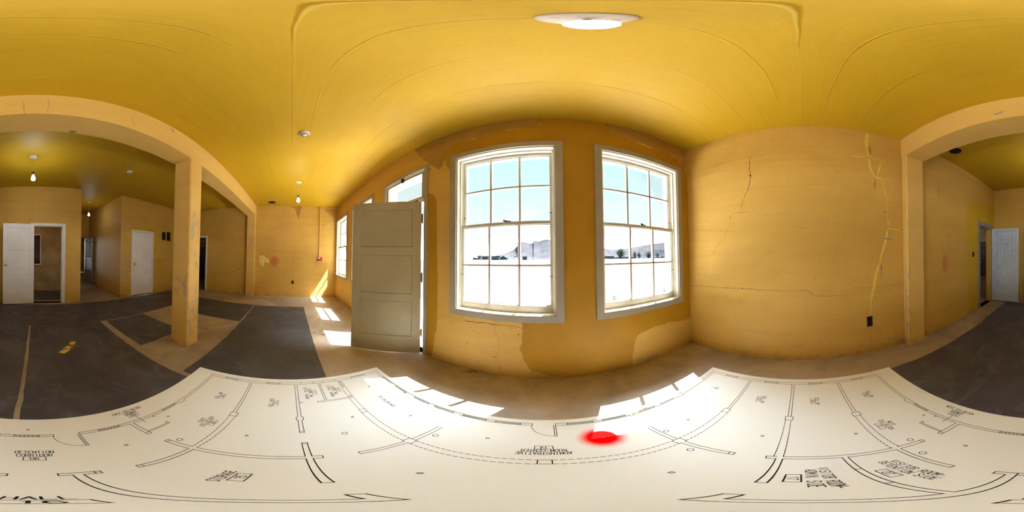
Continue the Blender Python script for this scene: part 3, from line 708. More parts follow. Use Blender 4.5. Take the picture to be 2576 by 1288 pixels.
# ================= FIXTURES =================
def pendant(loc,drop_t,label):
    """canopy at the ceiling, cord, socket, lit bulb"""
    x,y=loc; r=empty('pendant_light',(x,y,C),label=label,cat='lamp',group='bare bulb pendants hanging from the ceiling')
    mb=MB(); mb.lathe((x,y,C),[(.0005,-.016),(.02,-.016),(.030,-.013),(.044,-.009),(.050,-.004),(.050,0)],32); mb.cyl((x,y,C-.03),(x,y,C-.016),.008,10)
    for sx in (-.03,.03): mb.lathe((x+sx,y,C-.014),[(.0005,-.004),(.005,-.003),(.006,0)],8)
    mb.build('canopy','wplas',r)
    mb=MB(); mb.cyl((x,y,C-.02),(x,y,1.085),.0042,8); mb.build('cord','cord',r)
    mb=MB(); mb.lathe((x,y,1.03),[(.013,0),(.018,.006),(.018,.04),(.012,.052),(.005,.06)],16); mb.build('socket','sock',r)
    mb=MB(); mb.lathe((x,y,.948),[(.0005,0),(.012,.0015),(.021,.007),(.0265,.017),(.027,.027),(.023,.045),(.016,.066),(.011,.084)],20); mb.build('bulb','bulb',r)
    return r
p0=pendant((.048,.120),0,'bare lit bulb hanging from the round white plate almost directly overhead in the main room')
dup(p0,(-2.681,.085,C),'bare lit bulb hanging near the left wall and the red alarm box')
dup(p0,(.04,-2.014,C),'bare lit bulb hanging in the rear bay, in front of the open white door',swap=('bulb','rbulb'))
dup(p0,(-1.30,-3.908,C),'bare lit bulb hanging inside the corridor, smallest and furthest of the four')
# the glimpsed closet is brightened by an added unseen point light
def smoke(loc,label):
    x,y=loc; mb=MB()
    mb.lathe((x,y,C),[(.0005,-.036),(.022,-.036),(.026,-.030),(.036,-.028),(.044,-.018),(.046,-.006),(.046,0)],32)
    o=mb.build('smoke_detector','wplas',None,(x,y,C)); tag(o,label,'smoke detector','round smoke detectors on the ceiling')
    mb=MB(); mb.lathe((x,y,C-.0285),[(.0275,-.001),(.0275,-.005),(.0325,-.004),(.0325,-.0005)],32); mb.build('sensor_slot','brown',o)
smoke((-1.387,.082),'round white smoke detector on the ceiling of the window bay, nearest the overhead plate')
smoke((-1.30,-2.046),'round white smoke detector on the darker rear bay ceiling, between the column and the corridor')
def duct(loc,r,label):
    x,y=loc; mb=MB(); mb.lathe((x,y,C),[(r*1.06,0),(r*1.06,-.003),(r,-.0035),(r*.98,-.001),(.0005,-.001)],36)
    o=mb.build('round_vent','brown',None,(x,y,C)); tag(o,label,'vent')
    mb=MB(); mb.lathe((x,y,C-.0015),[(r*.95,0),(r*.95,-.001),(.0005,-.001)],36); mb.build('opening','black',o)
duct((-3.79,-.495),.085,'dark round vent opening in the ceiling close to the left wall')
duct((1.105,-1.495),.068,'dark round vent opening in the rear bay ceiling beside the right wall, behind the beam')
# fire alarm on the left wall with its conduit
ay,az_=.697,-.027
r=empty('fire_alarm',(L,ay,az_-.05),label='red fire alarm pull box mounted on the left wall below a yellow pipe',cat='fire alarm')
mb=MB(); mb.box(L,L+.035,ay-.066,ay+.066,az_-.046,az_+.046); mb.box(L+.035,L+.042,ay-.058,ay+.058,az_-.038,az_+.038); mb.build('housing','red',r,bevel=.004)
mb=MB(); mb.box(L+.042,L+.044,ay-.052,ay+.016,az_+.012,az_+.034); mb.build('white_plate','wplas',r)
mb=MB(); mb.box(L+.042,L+.050,ay-.04,ay+.014,az_-.022,az_+.002); mb.cyl((L+.042,ay+.036,az_+.018),(L+.052,ay+.036,az_+.018),.010,12); mb.build('handle','iron',r,bevel=.001)
mb=MB(); mb.box(L+.042,L+.0445,ay-.022,ay+.008,az_-.034,az_-.027); mb.build('lower_plate','wplas',r)
mb=MB(); cy=.688; mb.tube([(L+.018,cy,az_+.046),(L+.018,cy,C-.03)],.010,10); mb.tube([(L+.018,cy,C-.03),(L+.018,cy+.02,C-.014),(L+.018,W-.006,C-.014)],.010,10)
for z in (.2,.62,1.1): mb.box(L+.002,L+.03,cy-.016,cy+.016,z-.006,z+.006)
tag(mb.build('conduit_pipe','conduit',None,(L+.012,cy,az_+.046)),'thin yellow painted pipe rising from the red alarm box to the ceiling','pipe')
def plate(axis,pt,wd,ht,label,name='electrical_outlet',cat='outlet',slots=True):
    """pt on wall, sg: direction into the room"""
    mb=MB(); u,z,face,sg=pt
    P=(lambda a,d,c:(face+d*sg,a,c)) if axis==0 else (lambda a,d,c:(a,face+d*sg,c))
    mb.box(u-wd/2,u+wd/2,0,.006,z-ht/2,z+ht/2,0,P)
    o=mb.build(name,'brown',None,P(u,0,z-ht/2),bevel=.0015); tag(o,label,cat)
    if slots:
        for dz in (-ht*.22,ht*.22):
            mb=MB(); mb.box(u-wd*.22,u+wd*.22,.006,.008,z+dz-ht*.13,z+dz+ht*.13,0,P); mb.build('socket_face','black',o)
    return o
plate(0,(.034,-.623,L,1),.062,.082,'dark brown outlet plate low on the left wall')
plate(0,(-.556,-.640,R,-1),.052,.104,'dark outlet plate low on the right wall near the pilaster')
sw=plate(0,(-2.256,-.036,R,-1),.050,.086,'dark brown switch plate on the right wall beside the steel doorway','light_switch','switch',False)
mb=MB(); mb.box(-.006,.006,0,.016,-.012,.012,0,lambda a,d,c:(R-.006-d,-2.256+a,-.036+c)); mb.build('toggle','black',sw)
for (u0,u1,z0,z1),lb in (((-3.171,-3.037,.386,.60),'dark rectangular hole in the rear wall just right of the closed white door'),((-3.36,-3.216,.378,.622),'dark rectangular hole in the rear wall partly hidden by the column')):
    mb=MB(); mb.box(u0,u1,NY,NY+.003,z0,z1); mb.box(u0+.004,u1-.004,NY+.003,NY+.0035,z0+.004,z1-.004,1)
    tag(mb.build('wall_vent',['brown','black'],None,((u0+u1)/2,NY,z0)),lb,'vent')

# ================= FLOOR COVERINGS =================
def felt(name,x0,x1,y0,y1,label,mt='mat',extra=None,h=.0035,grp='dark sheets of floor covering'):
    mb=MB(); n=14; pts=[]
    def e(a,b):
        k=max(2,int(math.hypot(b[0]-a[0],b[1]-a[1])/.09)); return [(a[0]+(b[0]-a[0])*i/k+random.uniform(-1,1)*.0035*(i>0),a[1]+(b[1]-a[1])*i/k+random.uniform(-1,1)*.0035*(i>0)) for i in range(k)]
    c=[(x0,y0),(x1,y0),(x1,y1),(x0,y1)]
    for i in range(4): pts+=e(c[i],c[(i+1)%4])
    mb.prism([(p[0],p[1],-1.0) for p in pts],(0,0,h))
    mats=[mt]
    if extra: mats+=extra(mb,-1+h+.0006)
    o=mb.build(name,mats,None,((x0+x1)/2,(y0+y1)/2,-1)); tag(o,label,'floor covering',grp); return o
FP=lambda z:(lambda u,v,zz:(u,zz,z))
def fl(*q): return [(on(2,-1,*p)[0],on(2,-1,*p)[1]) for p in q]
def f8(*q): return fl(*[(x/2.862,700+y/2.862) for x,y in q])
def mark_b(mb,z):
    P=lambda u,t,v:(u,v,z)
    for pts,wd,mi in ((f8((447,540),(470,515),(505,490)),.05,1),(f8((515,475),(530,462),(545,458)),.045,1),
        (f8((505,490),(515,484)),.03,2)): ribbon(mb,pts,wd,mi,P,z,.35,.02)
    for pts,wd in ((f8((340,775),(430,765),(415,800),(405,890)),.035),(f8((340,775),(350,830)),.02),(f8((95,850),(120,852)),.008),(f8((540,600),(640,640)),.02)): ribbon(mb,pts,wd,3,P,z,.4,.03)
    return ['yellow','wplas','chalk']
def mark_a(mb,z):
    P=lambda u,t,v:(u,v,z)
    for pts,wd in ((f8((190,255),(400,252)),.03),(f8((330,235),(405,250),(320,268)),.04),(f8((890,198),(935,196)),.05),(f8((510,230),(600,185)),.015),(f8((720,175),(800,215)),.012)): ribbon(mb,pts,wd,1,P,z,.4,.04)
    return ['chalk']
def mark_c(mb,z): return []
def mark_d(mb,z): ribbon(mb,[(-3.17,-.978),(-2.28,-.978)],.012,1,lambda u,t,v:(u,v,z),z,.2,.05); return ['teal']
def mark_r(mb,z):
    P=lambda u,t,v:(u,v,z); k=2.3
    g=lambda *q:fl(*[(2300+x/k,320+y/k) for x,y in q])
    for pts,wd in ((g((420,1245),(480,1215),(555,1195)),.03),(g((490,1193),(570,1190),(560,1240)),.035)): ribbon(mb,pts,wd,1,P,z,.4,.04)
    return ['chalk']
felt('floor_felt',-3.22,1.03,-3.0,-2.075,'long dark sheet along the rear wall in front of the open white door','mat',mark_a)
felt('floor_felt',-.878,.055,-2.062,-.42,'large dark sheet with a small yellow paint mark near the column','mat',mark_b)
felt('floor_felt',.083,1.01,-2.062,-.42,'large dark sheet with a pale arrow scuff nearest the right wall','mat',mark_r)
felt('floor_felt',-1.60,-.972,-2.045,-1.262,'small dark sheet on the near left of the column foot, edged by bare concrete','mat')
felt('floor_felt',-3.185,-2.255,-1.985,-.728,'dark sheet crossed by a thin teal line, behind and right of the column','mat2',mark_d)
felt('floor_felt',-.75,1.30,-4.18,-3.30,'dark sheet on the floor inside the room behind the open white door','mat2')
felt('floor_felt',-3.19,-.925,-.70,.255,'wide grey-black sheet in the window bay running toward the left wall','mat2')
mb=MB(); mb.box(-.917,-.885,-.715,-.43,-1,-.9975); tag(mb.build('floor_strip','smear',None,(-.9,-.57,-1)),'narrow bare strip between the two dark sheets by the corner of the white plan','floor strip')
# hairline cracks and chips in the concrete by the entrance
mb=MB(); P=lambda u,t,v:(u,v,-.9992)
for pts,wd in ((f8((2245,390),(2290,398),(2340,412)),.012),(fl((1180,930),(1205,936)),.012),(fl((1152,931),(1165,934)),.006),(fl((1172,934),(1190,937)),.01),(f8((2390,660),(2420,675)),.008),(f8((1850,640),(1900,645),(1940,635)),.004)): ribbon(mb,pts,wd,0,P,0,.5,.02)
for p,r_ in (((2275,375),.006),((2295,378),.005),((2210,437),.006),((2268,512),.006),((2395,395),.004),((2330,330),.004)): blob(mb,f8(p)[0],r_,0,P,0)
o=mb.build('floor_crack','brown',None,(-2,.4,-1)); tag(o,kind='structure')

# ================= FLOOR PLAN OVERLAY =================
SC=1370.0
def sh(u,v):
    """plan coordinates -> survey floor coordinates"""
    az=math.atan2(u,v); el=math.atan2(-1,math.hypot(u,v))
    p=on(2,-1,SC+az/pi*1288,644-el/pi*1288); return p[0],p[1]
ZT=-.9935
sx,sy=sh(0,0)
mb=MB(); cs=[(-1.0505,-.632),(1.0505,-.632),(1.0505,.628),(-1.0505,.628)]
mb.prism([(*sh(*c),-.9962) for c in cs],(0,0,ZT+.9962))
plan=mb.build('floor_plan_overlay','paper',None,(sx,sy,-1)); tag(plan,'large white floor plan overlay shown flat on the floor in the middle of the room','floor plan')  # overlaid plan graphic modelled as a thin sheet; none lies in the room
LW=.0023
ink=MB()
def ln(a,b,wd=LW,mbx=None,z=ZT+.0006):
    mbx=mbx or ink
    dx,dy=b[0]-a[0],b[1]-a[1]; l=math.hypot(dx,dy)
    if l<1e-6: return
    nx,ny=-dy/l*wd/2,dx/l*wd/2; ex,ey=dx/l*wd/2,dy/l*wd/2
    q=[(a[0]-ex+nx,a[1]-ey+ny),(a[0]-ex-nx,a[1]-ey-ny),(b[0]+ex-nx,b[1]+ey-ny),(b[0]+ex+nx,b[1]+ey+ny)]
    mbx.poly([(*sh(*p),z) for p in q])
def pl(*pts,close=False,wd=LW,mbx=None,z=ZT+.0006):
    pts=list(pts)+([pts[0]] if close else [])
    for a,b in zip(pts,pts[1:]): ln(a,b,wd,mbx,z)
def dash(a,b,d=.011,g=.006):
    l=math.hypot(b[0]-a[0],b[1]-a[1]); n=int(l/(d+g))
    for i in range(n+1):
        t0=i*(d+g)/l; t1=min(1,(i*(d+g)+d)/l)
        if t0<1: ln((a[0]+(b[0]-a[0])*t0,a[1]+(b[1]-a[1])*t0),(a[0]+(b[0]-a[0])*t1,a[1]+(b[1]-a[1])*t1))
def rc(u0,u1,v0,v1): pl((u0,v0),(u1,v0),(u1,v1),(u0,v1),close=True)
OU,IU=1.008,.987; SV,SI=.598,.582; NV,NI=-.507,-.493
# outer walls
ln((-OU,SV),(-.045,SV)); ln((.039,SV),(OU,SV)); ln((-OU,NV),(-.147,NV)); ln((-.065,NV),(OU,NV)); ln((-OU,NV),(-OU,SV)); ln((OU,NV),(OU,SV))
for a,b in ((-IU,-.350),(-.335,-.045),(.039,.333),(.349,.625),(.657,IU)): ln((a,SI),(b,SI))
pl((.625,SI),(.625,SI-.009),(.657,SI-.009),(.657,SI))
for a,b in ((-IU,-.657),(-.625,-.35),(-.335,-.147),(-.065,.333),(.348,.625),(.657,IU)): ln((a,NI),(b,NI))
for sg in (-1,1): pl((sg*.625,NI),(sg*.625,NI+.009),(sg*.657,NI+.009),(sg*.657,NI))
for a,b in ((NI,-.235),(-.222,.037),(.051,.18),(.191,.312),(.333,SI)): ln((-IU,a),(-IU,b))
for a,b in ((NI,-.236),(-.221,.037),(.051,.307),(.319,SI)): ln((IU,a),(IU,b))
pl((-.045,SI),(-.045,SV)); pl((.039,SI),(.039,SV)); pl((-.147,NV),(-.147,NI)); pl((-.065,NV),(-.065,NI))
# door swings
def swing(cx,cy,r,a0,a1): pl(*[(cx+r*math.cos(a0+(a1-a0)*i/16),cy+r*math.sin(a0+(a1-a0)*i/16)) for i in range(17)],wd=LW*.8)
pl((.039,SI),(.039,SI-.085),(.032,SI-.085),(.032,SI)); swing(.039,SI,.085,pi,1.5*pi)
pl((-.147,NI),(-.147,NI+.085),(-.140,NI+.085),(-.140,NI)); swing(-.147,NI,.085,.5*pi,0)
# windows in the outer walls
def wh(a,b,v0,v1):
    rc(a,b,v0,v1)
    for k in (.3,.5,.7): ln((a,v0+(v1-v0)*k),(b,v0+(v1-v0)*k),LW*.7)
def wd_(a,b,c,d,hz=True):
    rc(a,b,c,d); n=6
    for i in range(n):
        t=(i+.5)/n
        if hz: x=a+(b-a)*t; y=(c+d)/2
        else: x=(a+b)/2; y=c+(d-c)*t
        ln((x-.0012,y),(x+.0012,y),.004)
    for k in (.22,.78):
        if hz: ln((a,c+(d-c)*k),(b,c+(d-c)*k),LW*.5)
        else: ln((a+(b-a)*k,c),(a+(b-a)*k,d),LW*.5)
for a,b in ((-.905,-.813),(-.769,-.674),(-.606,-.508),(-.471,-.37),(-.321,-.222),(-.183,-.088),(.083,.179),(.221,.316)): wh(a,b,SI,SV)
for a,b in ((.388,.469),(.511,.59)): wd_(a,b,SI,SV)
for a,b in ((-.215,-.293),(-.513,-.596),(.058,-.02),(.593,.51),(.182,.102)): wd_(min(a,b),max(a,b),NV,NI)
for a,b in ((.408,.487),(.14,.22),(-.131,-.052),(-.397,-.321)): wd_(IU,OU,a,b,False)
for a,b in ((-.402,-.325),(-.13,-.052)): wd_(-OU,-IU,a,b,False)
for a,b in ((.075,.154),(.211,.29)): rc(-OU,-IU,a,b)
rc(-OU,-IU,.403,.497); ln((-.998,.403),(-.998,.497)); ln((-1.003,.403),(-1.003,.497))
# partitions
for sg in (-1,1):
    ln((sg*.334,.328),(sg*.334,SI)); ln((sg*.349,.328),(sg*.349,SI))
    pl((sg*.326,.300),(sg*.326,.328),(sg*.357,.328),(sg*.357,.300),close=False); pl((sg*.326,.300),(sg*.334,.300)); pl((sg*.357,.300),(sg*.349,.300))
pl((-.349,.300),(-.349,.159),(-.336,.159),(-.336,.300))
pl((.349,.300),(.349,.147),(.334,.147),(.334,.300)); ln((.334,.160),(.349,.160))
dash((-.326,.301),(-.015,.301)); dash((-.326,.328),(-.015,.328)); dash((.015,.301),(.326,.301)); dash((.015,.328),(.326,.328)); rc(-.014,.015,.301,.328)
dash((-.357,.301),(-.625,.301)); dash((-.357,.328),(-.625,.328)); rc(-.654,-.625,.302,.328); dash((-.654,.304),(-.985,.304)); dash((-.654,.328),(-.985,.328))
rc(-.985,-.90,.312,.318)
dash((.357,.301),(.628,.301)); dash((.357,.328),(.628,.328)); rc(.626,.658,.301,.329); ln((.658,.307),(IU,.307)); ln((.658,.319),(IU,.319))
# toilets
ln((-.984,.180),(-.790,.180)); ln((-.984,.190),(-.790,.190)); pl((-.79,.180),(-.79,.141),(-.78,.141),(-.78,.321),(-.804,.321),(-.804,.315),(-.79,.315),(-.79,.190))
# middle rows
ln((-IU,.037),(-.654,.037)); ln((-IU,.051),(-.654,.051)); pl((-.654,.051),(-.654,.058),(-.626,.058),(-.626,.051)); pl((-.654,.037),(-.654,.03),(-.626,.03),(-.626,.037))
pl((-.626,.051),(-.524,.051),(-.524,.036),(-.626,.036)); ln((-.535,.036),(-.535,.051)); pl((-.79,.051),(-.79,.066),(-.783,.066),(-.783,.051))
pl((-.351,.051),(-.449,.051),(-.449,.036),(-.351,.036)); ln((-.439,.036),(-.439,.051))
pl((-.335,.051),(-.176,.051),(-.176,.036),(-.335,.036)); 
pl((-.351,.051),(-.351,.073),(-.335,.073),(-.335,.051)); ln((-.351,.036),(-.351,-.222)); ln((-.335,.036),(-.335,-.222))
pl((-.351,-.235),(-.351,-.320),(-.335,-.320),(-.335,-.235)); ln((-.351,-.31),(-.335,-.31))
pl((-.072,.036),(-.100,.036),(-.100,.051),(-.056,.051),(-.056,-.222))
pl((-.072,.036),(-.072,-.222))
pl((.072,.036),(.100,.036),(.100,.051),(.056,.051),(.056,-.235)); ln((.072,.036),(.072,-.087)); ln((.072,-.1),(.072,-.222))
ln((.334,.037),(.176,.037)); ln((.334,.051),(.176,.051)); ln((.176,.037),(.176,.051)); pl((.334,.051),(.334,.073),(.349,.073),(.349,.051))
dash((.349,.037),(.628,.037)); dash((.349,.058),(.628,.058)); rc(.627,.658,.030,.060); ln((.658,.038),(IU,.038)); ln((.658,.051),(IU,.051))
ln((.334,.036),(.334,-.087)); ln((.349,.036),(.349,-.221)); ln((.334,-.1),(.334,-.221)); pl((.334,-.235),(.334,-.320),(.349,-.320),(.349,-.235)); ln((.334,-.31),(.349,-.31))
ln((.334,-.087),(.072,-.087)); ln((.334,-.1),(.072,-.1)); ln((.251,-.087),(.251,-.1)); ln((.154,-.087),(.154,-.1))
ln((-IU,-.222),(-.658,-.222)); ln((-IU,-.235),(-.658,-.235)); rc(-.658,-.627,-.240,-.209); dash((-.627,-.212),(-.351,-.222)); dash((-.627,-.237),(-.351,-.237))
pl((-.335,-.222),(-.172,-.222),(-.172,-.235),(-.335,-.235)); ln((-.183,-.222),(-.183,-.235))
pl((-.072,-.222),(-.102,-.222),(-.102,-.235),(-.036,-.235),(-.036,-.222),(-.056,-.222)); ln((-.092,-.222),(-.092,-.235))
pl((.056,-.222),(.036,-.222),(.036,-.235),(.092,-.235),(.092,-.222),(.072,-.222))
pl((.334,-.222),(.169,-.222),(.169,-.235),(.334,-.235))
dash((.349,-.217),(.628,-.217)); dash((.349,-.240),(.628,-.240)); rc(.627,.658,-.246,-.212); ln((.658,-.222),(IU,-.222)); ln((.658,-.236),(IU,-.236))
# showers
for sg in (-1,1):
    pl((sg*.335,NI),(sg*.335,-.391),(sg*.350,-.391),(sg*.350,NI)); pl((sg*.350,-.404),(sg*.452,-.404),(sg*.452,-.421),(sg*.446,-.421),(sg*.446,-.411),(sg*.350,-.411)); ln((sg*.335,-.404),(sg*.35,-.404))
    pl((sg*.450,NI),(sg*.450,-.484),(sg*.444,-.484),(sg*.444,NI))
# fittings
for u,v in ((.015,-.549),(-.235,-.363),(-.487,-.445),(-.487,-.128),(-.605,.25),(-.845,.455),(-.489,.454),(-.166,.454),(-.167,.174),(.488,.402),(.173,.175),(.487,.116),(.488,-.172),(.488,-.46),(.227,-.363),(.174,.455)):
    rc(u-.004,u+.004,v-.0035,v+.0035)
for u,v in ((-.371,-.293),(-.49,.175),(-.72,.557),(-.313,.395),(.365,.395),(.312,.25),(.369,-.294),(.276,-.257)):
    pl(*[(u+.0085*math.cos(t*pi/8),v+.0085*math.sin(t*pi/8)) for t in range(16)],close=True,wd=LW*.9)
ink.build('printed_lines','ink',plan)
# stroke lettering
G={'A':[[(0,0),(2,6),(4,0)],[(.8,2.2),(3.2,2.2)]],'B':[[(0,0),(0,6),(3,6),(4,5.2),(4,4),(3,3.2),(0,3.2)],[(3,3.2),(4,2.2),(4,1),(3,0),(0,0)]],
'C':[[(4,5),(3,6),(1,6),(0,5),(0,1),(1,0),(3,0),(4,1)]],'D':[[(0,0),(0,6),(2.6,6),(4,4.6),(4,1.4),(2.6,0),(0,0)]],'E':[[(4,6),(0,6),(0,0),(4,0)],[(0,3.1),(2.8,3.1)]],
'G':[[(4,5),(3,6),(1,6),(0,5),(0,1),(1,0),(3,0),(4,1),(4,2.6),(2.6,2.6)]],'H':[[(0,0),(0,6)],[(4,0),(4,6)],[(0,3.1),(4,3.1)]],'I':[[(2,0),(2,6)]],'K':[[(0,0),(0,6)],[(4,6),(0,2.2)],[(1.4,3.5),(4,0)]],
'L':[[(0,6),(0,0),(3.6,0)]],'M':[[(0,0),(0,6),(2,2),(4,6),(4,0)]],'N':[[(0,0),(0,6),(4,0),(4,6)]],'O':[[(1,0),(0,1),(0,5),(1,6),(3,6),(4,5),(4,1),(3,0),(1,0)]],
'R':[[(0,0),(0,6),(3,6),(4,5.2),(4,4),(3,3.2),(0,3.2)],[(2.2,3.2),(4,0)]],'S':[[(4,5.2),(3,6),(1,6),(0,5.2),(0,4),(1,3.3),(3,2.8),(4,2),(4,.8),(3,0),(1,0),(0,.8)]],
'T':[[(2,0),(2,6)],[(0,6),(4,6)]],'U':[[(0,6),(0,1),(1,0),(3,0),(4,1),(4,6)]],'V':[[(0,6),(2,0),(4,6)]],'W':[[(0,6),(1,0),(2,4.4),(3,0),(4,6)]],'-':[[(.4,2.8),(3.6,2.8)]],'.':[[(.2,0),(.5,.3)]],
'#':[[(1,0),(1.6,6)],[(2.6,0),(3.2,6)],[(.2,2),(4,2)],[(.2,4),(4,4)]],'0':[[(1,0),(0,1),(0,5),(1,6),(3,6),(4,5),(4,1),(3,0),(1,0)]],'1':[[(1,4.8),(2.2,6),(2.2,0)]],
'2':[[(0,5),(1,6),(3,6),(4,5),(4,4),(0,0),(4,0)]],'3':[[(0,5.2),(1,6),(3,6),(4,5),(4,4),(3,3.2),(1.6,3.2)],[(3,3.2),(4,2.2),(4,1),(3,0),(1,0),(0,.8)]],'4':[[(3,0),(3,6),(0,2),(4,2)]],
'5':[[(4,6),(.4,6),(0,3.4),(1,3.9),(3,3.9),(4,3),(4,1),(3,0),(1,0),(0,.8)]],'6':[[(3.8,5.4),(3,6),(1,6),(0,4.6),(0,1),(1,0),(3,0),(4,1),(4,2.4),(3,3.4),(1,3.4),(0,2.4)]],'7':[[(0,6),(4,6),(1.4,0)]],
'8':[[(1,3.2),(0,4),(0,5.2),(1,6),(3,6),(4,5.2),(4,4),(3,3.2),(1,3.2),(0,2.3),(0,.9),(1,0),(3,0),(4,.9),(4,2.3),(3,3.2)]],'9':[[(.2,.6),(1,0),(3,0),(4,1.4),(4,5),(3,6),(1,6),(0,5),(0,3.6),(1,2.6),(3,2.6),(4,3.6)]]}
let=MB()
def word(s,u,v,h=.0165,adv=.0103,wf=.62,wd=LW*.85):
    x0=-(len(s)*adv)/2
    for i,ch in enumerate(s):
        for st in G.get(ch,[]):
            pts=[(u-(x0+i*adv+adv*.14+p[0]/4*adv*.72), v-(p[1]/6-.5)*h) for p in st]
            pl(*pts,wd=wd,mbx=let)
def room(lines,num,u,v,box_v,bw_=.047):
    for i,(t,vv) in enumerate(zip(lines,v)): word(t,u,vv)
    word(num,u,box_v,.0135)
    for a,b in (((-.5,-.5),(.5,-.5)),((.5,-.5),(.5,.5)),((.5,.5),(-.5,.5)),((-.5,.5),(-.5,-.5))):
        ln((u+a[0]*bw_,box_v+a[1]*.0215),(u+b[0]*bw_,box_v+b[1]*.0215),LW*.85,let)
R_=room
R_(['DETENTION','CORRIDOR'],'06',-.004,(-.382,-.360),-.337)
R_(['HALL'],'16',-.003,(-.086,),-.061)
R_(['STORAGE'],'15',-.206,(-.088,),-.063)
R_(['CELL #9'],'09',-.786,(-.360,),-.337); R_(['EAST','CELLBLOCK'],'08',-.543,(-.318,-.296),-.272)
R_(['EAST CELLBLOCK','SHOWER'],'08A',-.388,(-.592,-.570),-.548)
R_(['CELL #10'],'10',-.785,(-.084,),-.061)
R_(['ADMIN. TOILET','RM.-NORTH'],'11',-.886,(.096,.119),.141); R_(['ADMIN. TOILET','RM.-SOUTH'],'12',-.886,(.231,.254),.276)
R_(['ADMINSTRATIVE','ROOM-EAST'],'13',-.664,(.454,.476),.498); R_(['ADMINSTRATIVE','ROOM-CENTER'],'14',-.002,(.373,.393),.414)
R_(['CELL #2'],'02',.799,(.464,),.488); R_(['CELL #3'],'03',.800,(.185,),.209); R_(['CELL #4'],'04',.800,(-.084,),-.061); R_(['CELL #5'],'05',.801,(-.361,),-.338)
R_(['WEST','CELLBLOCK'],'01',.511,(-.318,-.296),-.272); R_(['WEST CELLBLOCK','SHOWER'],'01A',.400,(-.592,-.570),-.548)
R_(['VISITOR ROOM-','ADMIN. SIDE'],'17',.209,(-.038,-.016),.010); R_(['VISITOR ROOM-','DETENTION SIDE'],'07',.208,(-.175,-.153),-.124)
ln((-.393,-.537),(-.391,-.471),LW,let); ln((.398,-.537),(.398,-.472),LW,let)
let.build('lettering','ink',plan)
# red locator dot: printed halftone fading from the centre outward
n=N('red_locator_print'); at=n.n('ShaderNodeAttribute',attribute_name='tone'); M['dot']=n.bsdf(n.mix(n.smooth(at.outputs['Fac'],.09,.58),(.93,.97,1.0),(1,.002,.002)),.9,spec=0)
mb=MB(); NR,NA=14,48; u0,v0,rad=.170,.462,.098
vs=[(*sh(u0,v0),ZT+.0003)]+[(*sh(u0+rad*(j/NR)*math.cos(2*pi*i/NA),v0+rad*(j/NR)*math.sin(2*pi*i/NA)),ZT+.0003) for j in range(1,NR+1) for i in range(NA)]
fs=[(0,1+i,1+(i+1)%NA) for i in range(NA)]+[(1+j*NA+i,1+(j+1)*NA+i,1+(j+1)*NA+(i+1)%NA,1+j*NA+(i+1)%NA) for j in range(NR-1) for i in range(NA)]
mb.add(vs,fs); o=mb.build('locator_dot','dot',plan); o['label']='blurred red dot'
at=o.data.attributes.new('tone','FLOAT','POINT'); at.data.foreach_set('value',[1.0]+[1-j/NR for j in range(1,NR+1) for i in range(NA)])

# ================= OUTSIDE =================
def field_mat():
    n=N('dry_grass'); pos=n.n('ShaderNodeNewGeometry').outputs['Position']
    a=n.noise(pos,.25,6,.7); b=n.noise(pos,2.2,6,.75)
    c=n.mix(n.smooth(a,.35,.7),(.056,.057,.053),(.047,.050,.043)); c=n.mix(n.smooth(b,.55,.75,0,.5),c,(.032,.036,.024))
    return n.bsdf(c,.9,0,None,spec=0)
M['field']=field_mat()
M['mesa']=simple('hazy_mesa_rock',(.043,.043,.049),.95,0,.1,.02,spec=0); M['crag']=simple('hazy_cliff_rock',(.029,.031,.039),.95,0,.1,.05,spec=0)
M['hill']=simple('hazy_hill_slope',(.042,.040,.046),.95,0,.12,.03,spec=0); M['scrub']=simple('distant_dark_scrub',(.024,.026,.034),.95,0,.2,.1,spec=0)
M['leaf']=simple('tree_foliage',(.040,.058,.050),.9,0,.3,1.5,spec=0); M['bark']=simple('tree_bark',(.03,.028,.03),.9,spec=0)
M['bblue']=simple('pale_blue_siding',(.036,.054,.066),.8,spec=0); M['bpale']=simple('pale_wall_siding',(.055,.065,.068),.8,spec=0); M['bdark']=simple('grey_roofing',(.035,.036,.05),.8,spec=0)
M['weed']=simple('weed_green',(.05,.09,.04),.9)
GZ=-1.42
M['bounce']=simple('pale_bounce_slab',(.80,.79,.76),.85,0,.04,2,spec=0)
def gz(y): 
    t=max(0,min(1,(y-12)/140)); t=t*t*(3-2*t); return GZ+(0-.02-GZ)*t
mb=MB(); xs=[-900,-400,-200,-100,-50,-25,-12,-6,-3,0,3,6,12,25,50,100,200,400,900]; ys=[1.2,3,6,12,20,30,40,55,70,90,110,130,155,250,600,1200]
vs=[(x,y,gz(y)) for x in xs for y in ys]; k=len(ys)
mb.add(vs,[(i*k+j,(i+1)*k+j,(i+1)*k+j+1,i*k+j+1) for i in range(len(xs)-1) for j in range(k-1)],0,True)
tag(mb.build('ground','field'),kind='structure')
mb=MB(); mb.box(-12,12,WO,4.0,-1.6,-1.395); tag(mb.build('bounce_slab','bounce'),kind='structure')  # unseen pale slab added to bounce sunlight up to the ceiling
mb=MB(); mb.box(-900,900,-1200,1.0,-1.6,-1.45); tag(mb.build('ground_rear','field'),kind='structure')
def direc(px_,py_,D):
    v=ray(px_,py_); t=D/v[1]; return (v[0]*t,D,v[2]*t)
